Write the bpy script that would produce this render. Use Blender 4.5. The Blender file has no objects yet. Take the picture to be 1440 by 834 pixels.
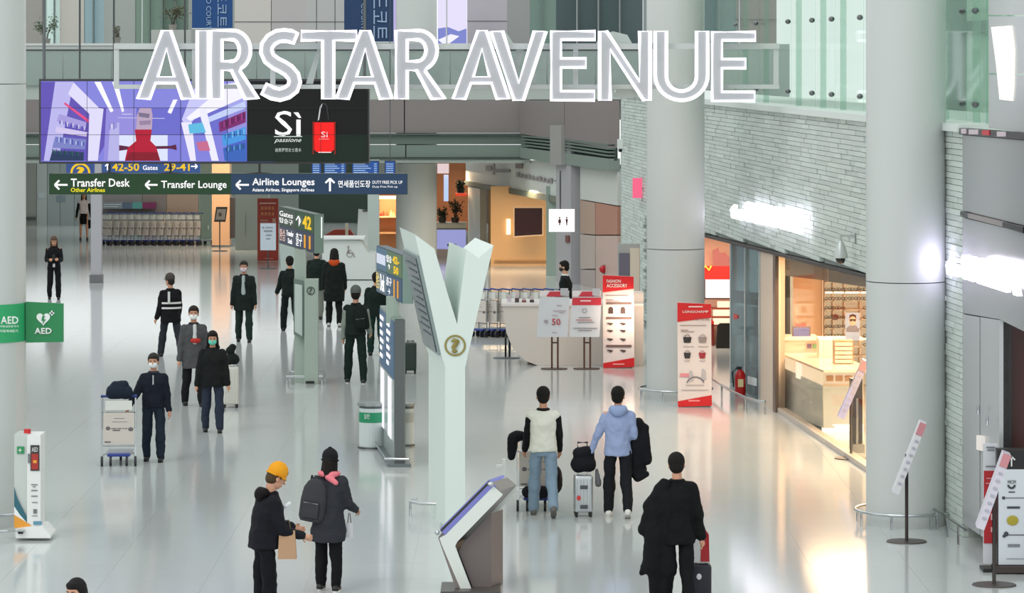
import bpy, bmesh, math, random
from mathutils import Vector, Matrix
random.seed(7)
S = bpy.context.scene
COL = S.collection
PI = math.pi
R = math.radians
F = 5000.0; HZ = 75.0; CH = 6.2          # focal length in px, horizon row, camera height

# ------------------------------------------------------------------ camera
cam = bpy.data.cameras.new('camera'); co = bpy.data.objects.new('camera', cam); COL.objects.link(co)
co.location = (0, 0, CH); co.rotation_euler = (PI/2, 0, 0)
cam.sensor_width = 36; cam.lens = F/1440*36; cam.shift_y = -(417-HZ)/1440
cam.clip_start = 1; cam.clip_end = 600
S.camera = co
# ------------------------------------------------------------------ sky seen through the glass roof
w = bpy.data.worlds.new('sky'); S.world = w; w.use_nodes = True
nt = w.node_tree; bg = nt.nodes['Background']
bg.inputs[0].default_value = (0.93, 0.97, 0.97, 1); bg.inputs[1].default_value = 1.15
S.view_settings.view_transform = 'Standard'; S.view_settings.look = 'None'
S.view_settings.exposure = 0.0; S.view_settings.gamma = 1
def sun_lamp(name, rot, e, col, ang):
    l = bpy.data.lights.new(name, 'SUN'); l.energy = e; l.color = col; l.angle = R(ang)
    o = bpy.data.objects.new(name, l); COL.objects.link(o); o.rotation_euler = tuple(R(a) for a in rot)
sun_lamp('sun', (48, 0, -35), 0.7, (1, .98, .94), 25)
def area(name, loc, rot, sx, sy, power, col):
    l = bpy.data.lights.new(name, 'AREA'); l.shape = 'RECTANGLE'; l.size = sx; l.size_y = sy
    l.energy = power; l.color = col
    o = bpy.data.objects.new(name, l); COL.objects.link(o); o.location = loc; o.rotation_euler = tuple(R(a) for a in rot)
    return o

# ------------------------------------------------------------------ materials
def lin(c):
    def f(v):
        v /= 255.0
        return v/12.92 if v <= .04045 else ((v+.055)/1.055)**2.4
    if isinstance(c, str): c = tuple(int(c[i:i+2], 16) for i in (0, 2, 4))
    return tuple(f(v) for v in c) + (1,)
MC = {}
def mat(c, rough=.6, metal=0.0, bump=0.0, bscale=40, var=0.0, vscale=3, spec=.5, vary_obj=0.0, island=0.0):
    key = ('m', c, rough, metal, bump, bscale, var, vscale, spec, vary_obj, island)
    if key in MC: return MC[key]
    m = bpy.data.materials.new('paint'); m.use_nodes = True; MC[key] = m
    n = m.node_tree.nodes; l = m.node_tree.links; b = n['Principled BSDF']
    b.inputs['Roughness'].default_value = rough; b.inputs['Metallic'].default_value = metal
    b.inputs['Specular IOR Level'].default_value = spec
    col = lin(c); b.inputs['Base Color'].default_value = col
    m.diffuse_color = col
    if var or vary_obj or island:
        hsv = n.new('ShaderNodeHueSaturation'); hsv.inputs['Color'].default_value = col
        l.new(hsv.outputs[0], b.inputs['Base Color'])
        mr = n.new('ShaderNodeMapRange')
        a = max(var, vary_obj, island)
        mr.inputs['To Min'].default_value = 1-a; mr.inputs['To Max'].default_value = 1+a
        l.new(mr.outputs[0], hsv.inputs['Value'])
        if var:
            tc = n.new('ShaderNodeTexCoord'); no = n.new('ShaderNodeTexNoise')
            no.inputs['Scale'].default_value = vscale; no.inputs['Detail'].default_value = 4
            l.new(tc.outputs['Object'], no.inputs['Vector']); l.new(no.outputs[0], mr.inputs['Value'])
        elif vary_obj:
            oi = n.new('ShaderNodeObjectInfo'); l.new(oi.outputs['Random'], mr.inputs['Value'])
        else:
            g = n.new('ShaderNodeNewGeometry'); l.new(g.outputs['Random Per Island'], mr.inputs['Value'])
    if bump:
        tc = n.new('ShaderNodeTexCoord'); no = n.new('ShaderNodeTexNoise'); bp = n.new('ShaderNodeBump')
        no.inputs['Scale'].default_value = bscale; no.inputs['Detail'].default_value = 3
        bp.inputs['Strength'].default_value = min(1, bump); bp.inputs['Distance'].default_value = .02
        l.new(tc.outputs['Object'], no.inputs['Vector']); l.new(no.outputs[0], bp.inputs['Height'])
        l.new(bp.outputs[0], b.inputs['Normal'])
    return m
def em(c, s=1.0):
    key = ('e', c, s)
    if key in MC: return MC[key]
    m = bpy.data.materials.new('glow'); m.use_nodes = True; MC[key] = m
    b = m.node_tree.nodes['Principled BSDF']; col = lin(c)
    b.inputs['Base Color'].default_value = (0.02, .02, .02, 1)
    b.inputs['Emission Color'].default_value = col; b.inputs['Emission Strength'].default_value = s
    b.inputs['Roughness'].default_value = .5; b.inputs['Specular IOR Level'].default_value = .08; m.diffuse_color = col
    return m
def glass(tint, refl=.12, dens=0.0, haze='C8DCD4'):
    """clear pane: transparent tint + mirror gloss (+ a milky share)"""
    key = ('g', tint, refl, dens)
    if key in MC: return MC[key]
    m = bpy.data.materials.new('glass'); m.use_nodes = True; MC[key] = m
    n = m.node_tree.nodes; l = m.node_tree.links
    n.remove(n['Principled BSDF']); out = n['Material Output']
    t = n.new('ShaderNodeBsdfTransparent'); t.inputs[0].default_value = lin(tint)
    g = n.new('ShaderNodeBsdfGlossy'); g.inputs['Roughness'].default_value = .03; g.inputs[0].default_value = (.9, .95, .93, 1)
    fr = n.new('ShaderNodeFresnel'); fr.inputs[0].default_value = 1.45
    ma = n.new('ShaderNodeMath'); ma.operation = 'MULTIPLY_ADD'; ma.inputs[1].default_value = refl; ma.inputs[2].default_value = refl*.12
    mx = n.new('ShaderNodeMixShader'); l.new(fr.outputs[0], ma.inputs[0]); l.new(ma.outputs[0], mx.inputs[0])
    l.new(t.outputs[0], mx.inputs[1]); l.new(g.outputs[0], mx.inputs[2])
    last = mx
    if dens:
        d = n.new('ShaderNodeBsdfDiffuse'); d.inputs[0].default_value = lin(haze)
        m2 = n.new('ShaderNodeMixShader'); m2.inputs[0].default_value = dens
        l.new(mx.outputs[0], m2.inputs[1]); l.new(d.outputs[0], m2.inputs[2]); last = m2
    l.new(last.outputs[0], out.inputs[0])
    return m

WHITE = mat('E6EAE6', .45); OFFW = mat('D2D8D4', .5); GREY = mat('9AA09E', .5); DGREY = mat('4A4E50', .5)
BLACK = mat('0E0F11', .45); STEEL = mat('C4C8CA', .22, 1.0); DSTEEL = mat('6A6E70', .35, .8)
RED = mat('C8141C', .5); GREEN = mat('1C7E4C', .5); GLOW = em('FFFFFF', 3.0)

# ------------------------------------------------------------------ object helpers
WL = {}
def W(px, py, d): return Vector(((px-720)*d/F, d, CH-(py-HZ)*d/F))
def D(py): return F*CH/(py-HZ)
def G(px, py):                       # point of the floor seen at a pixel
    d = D(py); return Vector(((px-720)*d/F, d, 0))
def props(o, label=None, cat=None, group=None, kind=None):
    if label: o['label'] = label
    if cat: o['category'] = cat
    if group: o['group'] = group
    if kind: o['kind'] = kind
    return o
def thing(name, label, cat, loc=(0, 0, 0), rz=0, group=None):
    o = bpy.data.objects.new(name, None); COL.objects.link(o); o.empty_display_size = .2
    o.location = loc; o.rotation_euler = (0, 0, rz); WL[o.name] = (Vector(loc), rz)
    return props(o, label, cat, group)
def O(name, bm, m, parent=None, world=True, smooth=False, label=None, mods=None, doctor=True, **k):
    if doctor: bmesh.ops.recalc_face_normals(bm, faces=bm.faces)
    if smooth:
        for f in bm.faces: f.smooth = True
        for e in bm.edges:
            if len(e.link_faces) == 2 and e.calc_face_angle(0) > .85: e.smooth = False
    vs = bm.verts
    if len(vs):
        xs = [v.co.x for v in vs]; ys = [v.co.y for v in vs]; zs = [v.co.z for v in vs]
        c = Vector(((min(xs)+max(xs))/2, (min(ys)+max(ys))/2, (min(zs)+max(zs))/2))
    else: c = Vector((0, 0, 0))
    for v in vs: v.co -= c
    me = bpy.data.meshes.new(name); bm.to_mesh(me); bm.free()
    for mm in (m if isinstance(m, (list, tuple)) else [m]): me.materials.append(mm)
    o = bpy.data.objects.new(name, me); COL.objects.link(o)
    if parent is not None:
        o.parent = parent
        if world:
            pl, rz = WL.get(parent.name, (Vector((0, 0, 0)), 0))
            if rz:
                q = Matrix.Rotation(-rz, 4, 'Z'); o.location = q @ (c-pl); o.rotation_euler = (0, 0, -rz)
            else: o.location = c-pl
            WL[o.name] = (c, 0)
        else:
            o.location = c - WL.get(parent.name+'#l', Vector((0, 0, 0)))
            WL[o.name+'#l'] = c
    else:
        o.location = c; WL[o.name] = (c, 0)
    if label: o['label'] = label
    for kk, v in k.items(): o[kk] = v
    return o
def B(): return bmesh.new()
def box(bm, x0, x1, y0, y1, z0, z1, M=None):
    vs = [bm.verts.new((x, y, z)) for x in (x0, x1) for y in (y0, y1) for z in (z0, z1)]
    if M is not None:
        for v in vs: v.co = M @ v.co
    for f in ((0, 1, 3, 2), (4, 6, 7, 5), (0, 4, 5, 1), (2, 3, 7, 6), (0, 2, 6, 4), (1, 5, 7, 3)):
        bm.faces.new([vs[i] for i in f])
    return bm
def bev(bm, w_=.01, seg=2):
    bmesh.ops.bevel(bm, geom=list(bm.edges), offset=w_, segments=seg, affect='EDGES', profile=.6)
    return bm
def ell(bm, c, r, seg=14, rings=9, M=None):
    T = Matrix.Translation(Vector(c)) @ (M if M is not None else Matrix.Identity(4)) @ Matrix.Diagonal((r[0], r[1], r[2], 1))
    bmesh.ops.create_uvsphere(bm, u_segments=seg, v_segments=rings, radius=1, matrix=T)
    return bm
def basis(d):
    d = d.normalized(); a = Vector((0, 0, 1)) if abs(d.z) < .9 else Vector((0, 1, 0))
    u = d.cross(a).normalized(); return u, u.cross(d).normalized()
def tube(bm, pts, r, seg=8, closed=False, cap=True):
    """one round bar through points; r a number or a list"""
    pts = [Vector(p) for p in pts]; n = len(pts); rs = r if isinstance(r, (list, tuple)) else [r]*n
    rows = []; u0 = None
    for i, p in enumerate(pts):
        a = pts[(i-1) % n] if (closed or i) else p; b = pts[(i+1) % n] if (closed or i < n-1) else p
        d = (b-a).normalized() if (b-a).length > 1e-9 else Vector((0, 0, 1))
        if u0 is None: u0, v0 = basis(d)
        else:
            u0 = (u0-d*u0.dot(d)).normalized() if (u0-d*u0.dot(d)).length > 1e-6 else basis(d)[0]
            v0 = d.cross(u0)
        rows.append([bm.verts.new(p+(u0*math.cos(2*PI*k/seg)+v0*math.sin(2*PI*k/seg))*rs[i]) for k in range(seg)])
    for i in range(n if closed else n-1):
        A = rows[i]; C_ = rows[(i+1) % n]
        for k in range(seg): bm.faces.new((A[k], A[(k+1) % seg], C_[(k+1) % seg], C_[k]))
    if cap and not closed:
        bm.faces.new(rows[0][::-1]); bm.faces.new(rows[-1])
    return bm
def cap(bm, a, b, ra, rb, seg=10):
    """tapered capsule"""
    a = Vector(a); b = Vector(b); d = (b-a); L = d.length
    if L < 1e-6: return ell(bm, a, (ra, ra, ra))
    d /= L; pts = []; rs = []
    for t in (-.97, -.75, -.4): pts.append(a+d*ra*t); rs.append(ra*math.sqrt(1-t*t))
    pts += [a, b]; rs += [ra, rb]
    for t in (.4, .75, .97): pts.append(b+d*rb*t); rs.append(rb*math.sqrt(1-t*t))
    return tube(bm, pts, rs, seg)
def rings(bm, lst, seg=20, p=2.0, capit=True):
    """loft of super-elliptic rings (centre, rx, ry)"""
    rows = []
    for c, rx, ry in lst:
        c = Vector(c); row = []
        for k in range(seg):
            a = 2*PI*k/seg; ca, sa = math.cos(a), math.sin(a)
            row.append(bm.verts.new(c+Vector((math.copysign(abs(ca)**(2/p), ca)*rx, math.copysign(abs(sa)**(2/p), sa)*ry, 0))))
        rows.append(row)
    for A, C_ in zip(rows, rows[1:]):
        for k in range(seg): bm.faces.new((A[k], A[(k+1) % seg], C_[(k+1) % seg], C_[k]))
    if capit: bm.faces.new(rows[0][::-1]); bm.faces.new(rows[-1])
    return bm
def cyl(bm, c, r, z0, z1, seg=32):
    return rings(bm, [((c[0], c[1], z0), r, r), ((c[0], c[1], z1), r, r)], seg)
def extr(bm, pts, vec):
    """prism: world polygon swept along vec"""
    vec = Vector(vec); a = [bm.verts.new(p) for p in pts]; b = [bm.verts.new(p+vec) for p in pts]; n = len(pts)
    bm.faces.new(a); bm.faces.new(b[::-1])
    for i in range(n): bm.faces.new((a[i], b[i], b[(i+1) % n], a[(i+1) % n]))
    return bm
# planes the pixels are laid on: a number = frontal plane at that distance; 'r' = right hand shop wall; 's' = slanted rear wall
NR = Vector((1, .0757, 0)).normalized(); NS = Vector((.978, .206, 0)).normalized()
def rd(px): return 31000/(503+.67*(px-1092))
def sd(px): return 31000/(281.8+.268*(px-657))
def PP(px, py, pl, off=0.0):
    if pl == 'r': return W(px, py, rd(px)) - NR*off
    if pl == 's': return W(px, py, sd(px)) - NS*off
    p = W(px, py, pl); p.y -= off; return p
def poly(name, pts, pl, th, m, parent=None, off=0.0, **k):
    v = NR*th if pl == 'r' else NS*th if pl == 's' else Vector((0, th, 0))
    bm = extr(B(), [PP(x, y, pl, off) for x, y in pts], v)
    return O(name, bm, m, parent, **k)
def rect(name, x0, y0, x1, y1, pl, th, m, parent=None, off=0.0, **k):
    return poly(name, [(x0, y0), (x1, y0), (x1, y1), (x0, y1)], pl, th, m, parent, off, **k)
def text(name, body, x0, y0, x1, y1, pl, m, parent, off=.012, bold=0.0, th=.004, corners=None, shear=0.0, align='box', **k):
    c = bpy.data.curves.new('t', 'FONT'); c.body = body; c.offset = bold; c.resolution_u = 2; c.shear = shear
    if '\n' in body: c.align_x = 'CENTER'
    ob = bpy.data.objects.new('t', c); me = ob.to_mesh()
    if not len(me.vertices): return None
    xs = [v.co.x for v in me.vertices]; ys = [v.co.y for v in me.vertices]
    ax, bx, ay, by = min(xs), max(xs), min(ys), max(ys)
    bm = B(); bm.from_mesh(me); ob.to_mesh_clear(); bpy.data.objects.remove(ob); bpy.data.curves.remove(c)
    if corners: o_, u_, v_ = corners; n_ = u_.cross(v_).normalized()
    else:
        if align == 'left':
            x1 = x0+(y1-y0)*(bx-ax)/max(1e-6, by-ay)
        o_ = PP(x0, y1, pl, off); u_ = PP(x1, y1, pl, off)-o_; v_ = PP(x0, y0, pl, off)-o_
        n_ = Vector((0, -1, 0)) if not isinstance(pl, str) else (-NR if pl == 'r' else -NS)
    yb = k.pop('quad', None)
    if yb:                                # four pixel corners tl,tr,br,bl
        tl, tr, br, bl = [PP(a, b, pl, off) for a, b in yb]
        for v in bm.verts:
            s = (v.co.x-ax)/(bx-ax); t = (v.co.y-ay)/(by-ay)
            v.co = (bl*(1-s)+br*s)*(1-t)+(tl*(1-s)+tr*s)*t
    else:
        for v in bm.verts:
            v.co = o_+u_*((v.co.x-ax)/(bx-ax))+v_*((v.co.y-ay)/(by-ay))
    g = bmesh.ops.extrude_face_region(bm, geom=list(bm.faces))
    for e in g['geom']:
        if isinstance(e, bmesh.types.BMVert): e.co += n_*th
    return O(name, bm, m, parent, **k)
def struct(o): o['kind'] = 'structure'; return o
def bars(bm, rows, pl, off=.012, th=.004):
    for x0, y0, x1, y1 in rows:
        pts = [PP(a, b, pl, off) for a, b in ((x0, y0), (x1, y0), (x1, y1), (x0, y1))]
        v = NR*th if pl == 'r' else NS*th if pl == 's' else Vector((0, th, 0))
        extr(bm, pts, v)
    return bm
def copy_tree(o, parent=None):
    c = o.copy(); COL.objects.link(c); c.parent = parent
    for ch in KIDS.get(o.name, []) or [x for x in o.children]: copy_tree(ch, c)
    return c
KIDS = {}

# ================================================================== SETTING
# floor: slab + tiles
def tile_mat():
    m = mat('C2C7C6', .11, 0, 0, 1, vary_obj=.012)
    b = m.node_tree.nodes['Principled BSDF']; b.inputs['IOR'].default_value = 1.55; b.inputs['Specular IOR Level'].default_value = .62
    return m
TM = tile_mat()
bm = B(); box(bm, -24, 16, 24, 140, -.3, -.004)
floor = O('floor', bm, TM); struct(floor)
TS = 1.2
def tile_bm(x, y):
    bm = B(); g = .0015
    box(bm, x+g, x+TS-g, y+g, y+TS-g, -.03, 0); return bm
vis = []
for j in range(0, 94):
    y = 26.4+j*TS
    for i in range(-20, 13):
        x = i*TS
        px = 720+(x+TS/2)*F/(y+TS/2); py = HZ+CH*F/(y+TS/2)
        vis.append((-60 < px < 1500 and py < 860, x, y, i, j))
near = sorted([v for v in vis if v[0]], key=lambda v: v[2])[:300]
nset = {(v[3], v[4]) for v in near}
tb = tile_bm(-TS/2, -TS/2); tile_me = None
for v in near:
    if tile_me is None:
        o = O('floor_tile', tb, TM, floor); tile_me = o.data
    else:
        o = bpy.data.objects.new('floor_tile', tile_me); COL.objects.link(o); o.parent = floor
    o.location = Vector((v[1]+TS/2, v[2]+TS/2, -.015))-floor.location
bm = B(); g = .0015
for v in vis:
    if (v[3], v[4]) in nset: continue
    x, y = v[1], v[2]
    a = [bm.verts.new(p) for p in ((x+g, y+g, 0), (x+TS-g, y+g, 0), (x+TS-g, y+TS-g, 0), (x+g, y+TS-g, 0))]
    b_ = [bm.verts.new(p.co-Vector((0, 0, .03))) for p in a]
    bm.faces.new(a)
    for q in range(4): bm.faces.new((a[q], b_[q], b_[(q+1) % 4], a[(q+1) % 4]))
O('floor_tile', bm, TM, floor, kind='stuff')

# right hand wall of split stone, px 875..1357, with the shopfront opening below
STONE = mat('C0CAC4', .6, 0, .2, 14, vary_obj=.09); STONE2 = mat('C0CAC4', .6, 0, .2, 14, island=.09)
def zbot(px):     # lower edge of the stone
    if px < 989: return CH-(329.5-HZ-(989-px)*.25)*rd(px)/F if px > 908 else .0
    if px > 1320: return 0
    return CH-(329.5+.25*(px-989)-HZ)*rd(px)/F
ZT = 5.19
bm = B()
def wallpt(px, z, off=0.0):
    d = rd(px); return Vector(((px-720)*d/F, d, z))-NR*off
def wprism(bm, corners, off, th):
    extr(bm, [wallpt(p, z, off) for p, z in corners], NR*th)
bm = B()
wprism(bm, [(870, 0), (908, 0), (908, ZT), (870, ZT)], -.05, .25)
wprism(bm, [(908, zbot(909)), (989, zbot(989)), (1320, zbot(1319)), (1320, ZT), (908, ZT)], -.05, .25)
wprism(bm, [(1318, 0), (1357.5, 0), (1357.5, ZT), (1318, ZT)], -.05, .25)
wall_r = O('wall_right', bm, mat('A6B0AA', .8)); struct(wall_r)
# stones
def px_of(y): return 1092+(31000/y-503)/.67
dirv = Vector((.0757, -1, 0)).normalized()
stones = []
rnd = random.Random(3)
y0 = rd(1357)
row = 0; z = 0.0
RH = .0775
while z < ZT-.02:
    s = y0+.0-rnd.random()*.9; h = RH
    while s < 86.5:
        L = rnd.uniform(.45, 1.35) if s > 0 else 0
        a, b = max(s, y0), min(s+L, 86.6)
        s += L
        if b-a < .08: continue
        mid = px_of((a+b)/2)
        zb = zbot(mid)
        if z < zb+.03 and mid < 1320: 
            if not (z+h > zb+.03): continue
            if mid < 908: pass
            else: continue
        if mid >= 908 and mid < 1320 and z < zb: continue
        stones.append((a, b, z, min(z+h, ZT-.005), rnd.uniform(.0, .022)))
    z += RH; row += 1
def stone_bm(bm, st, g=.003):
    a, b, z0, z1, pr = st
    pa = Vector((5.808+(45.45-a)*.0757, a, 0)); pb = Vector((5.808+(45.45-b)*.0757, b, 0))
    tg = (pb-pa).normalized()
    q = [pa+tg*g, pb-tg*g]
    P4 = [q[0]+Vector((0, 0, z0+g)), q[1]+Vector((0, 0, z0+g)), q[1]+Vector((0, 0, z1-g)), q[0]+Vector((0, 0, z1-g))]
    fr = [p-NR*(.012+pr) for p in P4]
    c = sum(fr, Vector())/4
    fr = [p+(c-p).normalized()*.006 for p in fr]
    v1 = [bm.verts.new(p+NR*.05) for p in P4]; v2 = [bm.verts.new(p) for p in fr]
    bm.faces.new(v2)
    for i in range(4): bm.faces.new((v1[i], v1[(i+1) % 4], v2[(i+1) % 4], v2[i]))
def shown(st):
    m = px_of((st[0]+st[1])/2); 
    if (1218 < m < 1330) or m < 990: return 0
    return (px_of(st[0])-px_of(st[1]))*(st[3]-st[2])*F/st[0]
order = sorted(stones, key=shown, reverse=True)
for st in order[:300]:
    bm = B(); stone_bm(bm, st); O('brick', bm, STONE, wall_r)
bm = B()
for st in order[300:]: stone_bm(bm, st)
O('brick', bm, STONE2, wall_r, kind='stuff')
# coping on the stone wall and dark trim under it
bm = B(); wprism(bm, [(870, ZT), (1357, ZT), (1357, ZT+.1), (870, ZT+.1)], .1, 2.2)
struct(O('trim_1', bm, mat('D4DCD8', .5)))
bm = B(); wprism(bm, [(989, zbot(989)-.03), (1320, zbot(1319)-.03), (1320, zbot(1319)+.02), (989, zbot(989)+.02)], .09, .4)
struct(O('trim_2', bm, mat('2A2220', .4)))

# upper glass wall standing on the coping
upper = thing('window_1', None, None, wallpt(1200, ZT)); struct(upper)
UG = glass('F1F8F4', .12, .04)
seams = [990, 1020, 1048, 1092, 1125, 1152, 1191, 1214, 1250, 1290, 1332, 1350, 1378, 1392]
for a, b in zip(seams, seams[1:]):
    bm = B(); wprism(bm, [(a+.4, ZT+.12), (b-.4, ZT+.12), (b-.4, 11), (a+.4, 11)], -.25, .02)
    O('pane', bm, UG, upper)
for s_ in seams[1:-1]:
    for z in (ZT+.35, 6.75, 9):
        bm = B(); p = wallpt(s_, z, -.2); ell(bm, p, (.05, .14, .045), 8, 5); O('clamp', bm, DSTEEL, upper, smooth=True)
    bm = B(); p = wallpt(s_, 0, -.34); extr(bm, [Vector((p.x, p.y-.008, ZT+.1)), Vector((p.x+.1, p.y-.008, ZT+.1)), Vector((p.x+.1, p.y-.008, 11)), Vector((p.x, p.y-.008, 11))], (0, .016, 0))
    O('fin', bm, glass('E6F2EC', .1, .15, 'D8E8E0'), upper)
# rooms behind the upper glass: floor, back wall of vertical panels
bm = B(); wprism(bm, [(870, 5.0), (1500, 5.0), (1500, 5.1), (870, 5.1)], -.15, 6)
struct(O('trim_3', bm, mat('DCE4DE', .35)))
up_wall = thing('wall_upper_right', None, None, wallpt(1200, 5.1, -4)); struct(up_wall)
r2 = random.Random(5)
edges = [1010, 1040, 1072, 1100, 1135, 1150, 1180, 1196, 1230, 1262, 1290, 1330, 1350, 1372, 1400, 1470]
cols = ['7E8C88', '968E8A', '84948E', 'B4C8BC', 'DCEAE0', 'F2F8F2', 'CCDCD2', 'F4FAF4', 'D8E6DC', 'EEF4EE', 'CCDCD2', 'E6F4EC', 'C0D8CE', 'F2FAF6', 'E0E8E4']
for a, b, c in zip(edges, edges[1:], cols):
    bm = B(); wprism(bm, [(a, 5.1), (b, 5.1), (b, 12), (a, 12)], -3.2, .1); O('wall_panel', bm, mat(c, .5), up_wall)
bm = B(); wprism(bm, [(1092, 6.55), (1470, 6.55), (1470, 6.75), (1092, 6.75)], -3.1, .2); O('beam', bm, mat('7E908A', .4), up_wall)

# panel facade beyond the stone, px 1357..1411, then the dark entrance
fac = thing('wall_right_panelled', None, None, wallpt(1385, 0)); struct(fac)
PAN = mat('A4A6A8', .2, .35); PAN2 = mat('B4B6B8', .2, .3)
ZF = 5.12
def fz(px, py): return CH-(py-HZ)*rd(px)/F
def fpanel(name, pts, m, off=.05, th=.12, par=fac): return poly(name, pts, 'r', th, m, par, off)
fpanel('metal_panel', [(1359, 190), (1450, 198), (1450, 318), (1359, 296)], PAN)
fpanel('metal_panel', [(1359, 306), (1450, 328), (1450, 468), (1411, 449), (1359, 440)], PAN)
fpanel('metal_panel', [(1359, 442), (1383, 446), (1383, 752), (1359, 736)], PAN2)
fpanel('metal_panel', [(1384.5, 446), (1411, 450), (1411, 772), (1384.5, 753)], PAN2)
fpanel('dark_reveal', [(1357, 186), (1450, 194), (1450, 470), (1411, 450), (1411, 774), (1357, 735)], mat('1C1A1C', .4), 0, .1)
bm = B(); bars(bm, [(1361, 181, 1368, 188), (1372, 182, 1385, 189), (1412, 185, 1424, 192)], 'r', .09, .03)
fpanel('fascia', [(1357.5, 180), (1450, 187), (1450, 197), (1357.5, 189)], mat('1A1416', .3), .08)
O('fascia_mark', bm, mat('C8B8C0', .4), fac)
rect('fascia_mark', 1391, 183, 1401, 190, 'r', .03, mat('C0182C', .4), fac, .09)
fpanel('sill_strip', [(1361, 297), (1372, 300), (1372, 306), (1361, 303)], mat('151212', .3), .1)
fpanel('sill_strip', [(1372, 300), (1421, 312), (1421, 319), (1372, 306.5)], mat('8A8280', .3), .1)
fpanel('sill_strip', [(1421, 312), (1450, 319), (1450, 328), (1421, 319)], mat('120E0E', .3), .1)
for px_, pz in ((1389, 570), (1402, 585)):
    bm = B(); tube(bm, [PP(px_, pz, 'r', .12), PP(px_, pz+13, 'r', .12)], .015); O('door_handle', bm, STEEL, fac)
fpanel('glow_sconce', [(1384, 612), (1391, 614), (1391, 634), (1384, 632)], em('E8E4DC', .9), .1, .06)
# door reveal: deep red brown interior to the right of px 1411
bm = B(); a = wallpt(1411, 0, -.3)
extr(bm, [Vector((a.x-.2, a.y+.12, 0)), Vector((a.x+4, a.y+.12, 0)), Vector((a.x+4, a.y+.12, 3.4)), Vector((a.x-.2, a.y+.12, 3.4))], (0, .2, 0))
struct(O('wall_entrance', bm, mat('3E1612', .4)))
bm = B(); wprism(bm, [(1450.5, 3.05), (1620, 3.05), (1620, 5.12), (1450.5, 5.12)], .04, .12); O('metal_panel', bm, PAN, fac)
# small upper metal cladding px 1392..1440
clad = thing('wall_upper_panelled', None, None, wallpt(1415, 5.2)); struct(clad)
CL = mat('BEC0C2', .2, .35)
for q in ([(1392.5, -60), (1450, -60), (1450, 21), (1392.5, 21)], [(1392.5, 23), (1450, 23), (1450, 104), (1392.5, 103)], [(1392.5, 105), (1450, 106), (1450, 187), (1392.5, 180)]):
    fpanel('metal_panel', q, CL, .02, .1, clad)
fpanel('light_box_or_glare', [(1398, 38), (1426, 36), (1430, 70), (1429, 120), (1427, 142), (1410, 140), (1405, 90)], em('FFFDF4', 1.1), .04, .02, clad)  # soft reflection on the metal, painted as a glowing shape

# slanted rear wall with ghost lettering, px 655..797
sl = thing('wall_slanted', None, None, PP(760, 357, 's')); struct(sl)
def spanel(name, pts, m, off=0.0, th=.2, par=sl): return poly(name, pts, 's', th, m, par, off)
spanel('wall_panel', [(655, 228), (800, 224), (800, 279), (655, 254)], mat('C6CCC8', .4))
spanel('soffit_band', [(655, 254), (800, 279), (800, 288), (655, 260)], mat('5E6862', .5), .05, .3)
spanel('wall_panel', [(658, 262), (675, 265), (675, 385), (658, 380)], mat('C0CAC6', .4))
spanel('wall_panel', [(782, 286), (797, 290), (797, 410), (782, 404)], mat('A6A89E', .4))
O('mark', bars(B(), [(684, 233, 692, 240), (695, 238, 718, 242.5), (694.5, 230, 696, 246)], 's', .03), mat('8A8884', .5), sl)
bm = B(); bars(bm, [(726, 230, 736, 237)], 's', .03); O('mark', bm, mat('7C6E70', .5), sl)
O('mark', bars(B(), [(727+k*5.2, 242+k*.95+(k % 3), 731+k*5.2, 249+k*.95) for k in range(10)]+[(780, 253, 792, 255)], 's', .03), mat('8E888A', .5), sl)
# pillar and cream panels to the right of it px 797..875
rp = thing('wall_rear_right', None, None, PP(835, 420, 's')); struct(rp)
def rpanel(name, pts, m, off=.1, th=.2): return poly(name, pts, 's', th, m, rp, off)
rpanel('pillar', [(797, 185), (818, 188), (818, 432), (797, 420)], mat('A2A2A6', .4), .3, .5)
rpanel('wall_panel', [(821, 231), (873.5, 238), (873.5, 289), (821, 280)], mat('BEC2BC', .45))
rpanel('wall_panel', [(821, 281.5), (842, 285), (842, 330), (821, 328)], mat('A89080', .4))
rpanel('wall_panel', [(843, 285), (873.5, 290.5), (873.5, 330), (843, 330)], mat('A87868', .35))
rpanel('wall_panel', [(821, 329.5), (842, 331.5), (842, 378), (821, 378)], mat('B0A49C', .4))
rpanel('wall_panel', [(843, 331.5), (873.5, 331.5), (873.5, 436), (843, 436)], mat('BCA49A', .4))
rpanel('wall_panel', [(821, 379.5), (842, 379.5), (842, 436), (821, 430)], mat('A89C98', .4))
rpanel('backing', [(818, 225), (875, 233), (875, 440), (818, 432)], mat('6E6A64', .6), -.05, .1)
rpanel('call_point', [(812, 331), (817, 331), (817, 341), (812, 341)], mat('6A3A38', .4), .34, .05)

# bulkhead across the rear
bk = thing('wall_bulkhead', None, None, W(400, 228, 101.4)); struct(bk)
def bpan(name, x0, y0, x1, y1, m, off=0.0, th=.3): return rect(name, x0, y0, x1, y1, 101.4, th, m, bk, off)
for a, b in ((20, 140), (141, 260), (261, 400), (401, 568), (569.5, 745)):
    bpan('wall_panel', a, 140, b, 187, mat('7C7674', .5))
bpan('ledge', 20, 187.5, 746, 190, mat('56605C', .95, spec=.05), .12)
bpan('wall_panel', 20, 190.5, 746, 203, mat('5E6E66', .5))
bpan('wall_panel', 20, 204, 570, 221, mat('6E7E76', .5), .05); bpan('wall_panel', 571.5, 204, 746, 221, mat('6E7E76', .5), .05)
bpan('ledge', 20, 221.5, 746, 223.5, mat('4E5854', .95, spec=.05), .15)
bpan('soffit', 20, 224, 746, 229, mat('98A29C', .5), .1, 3)
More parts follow.
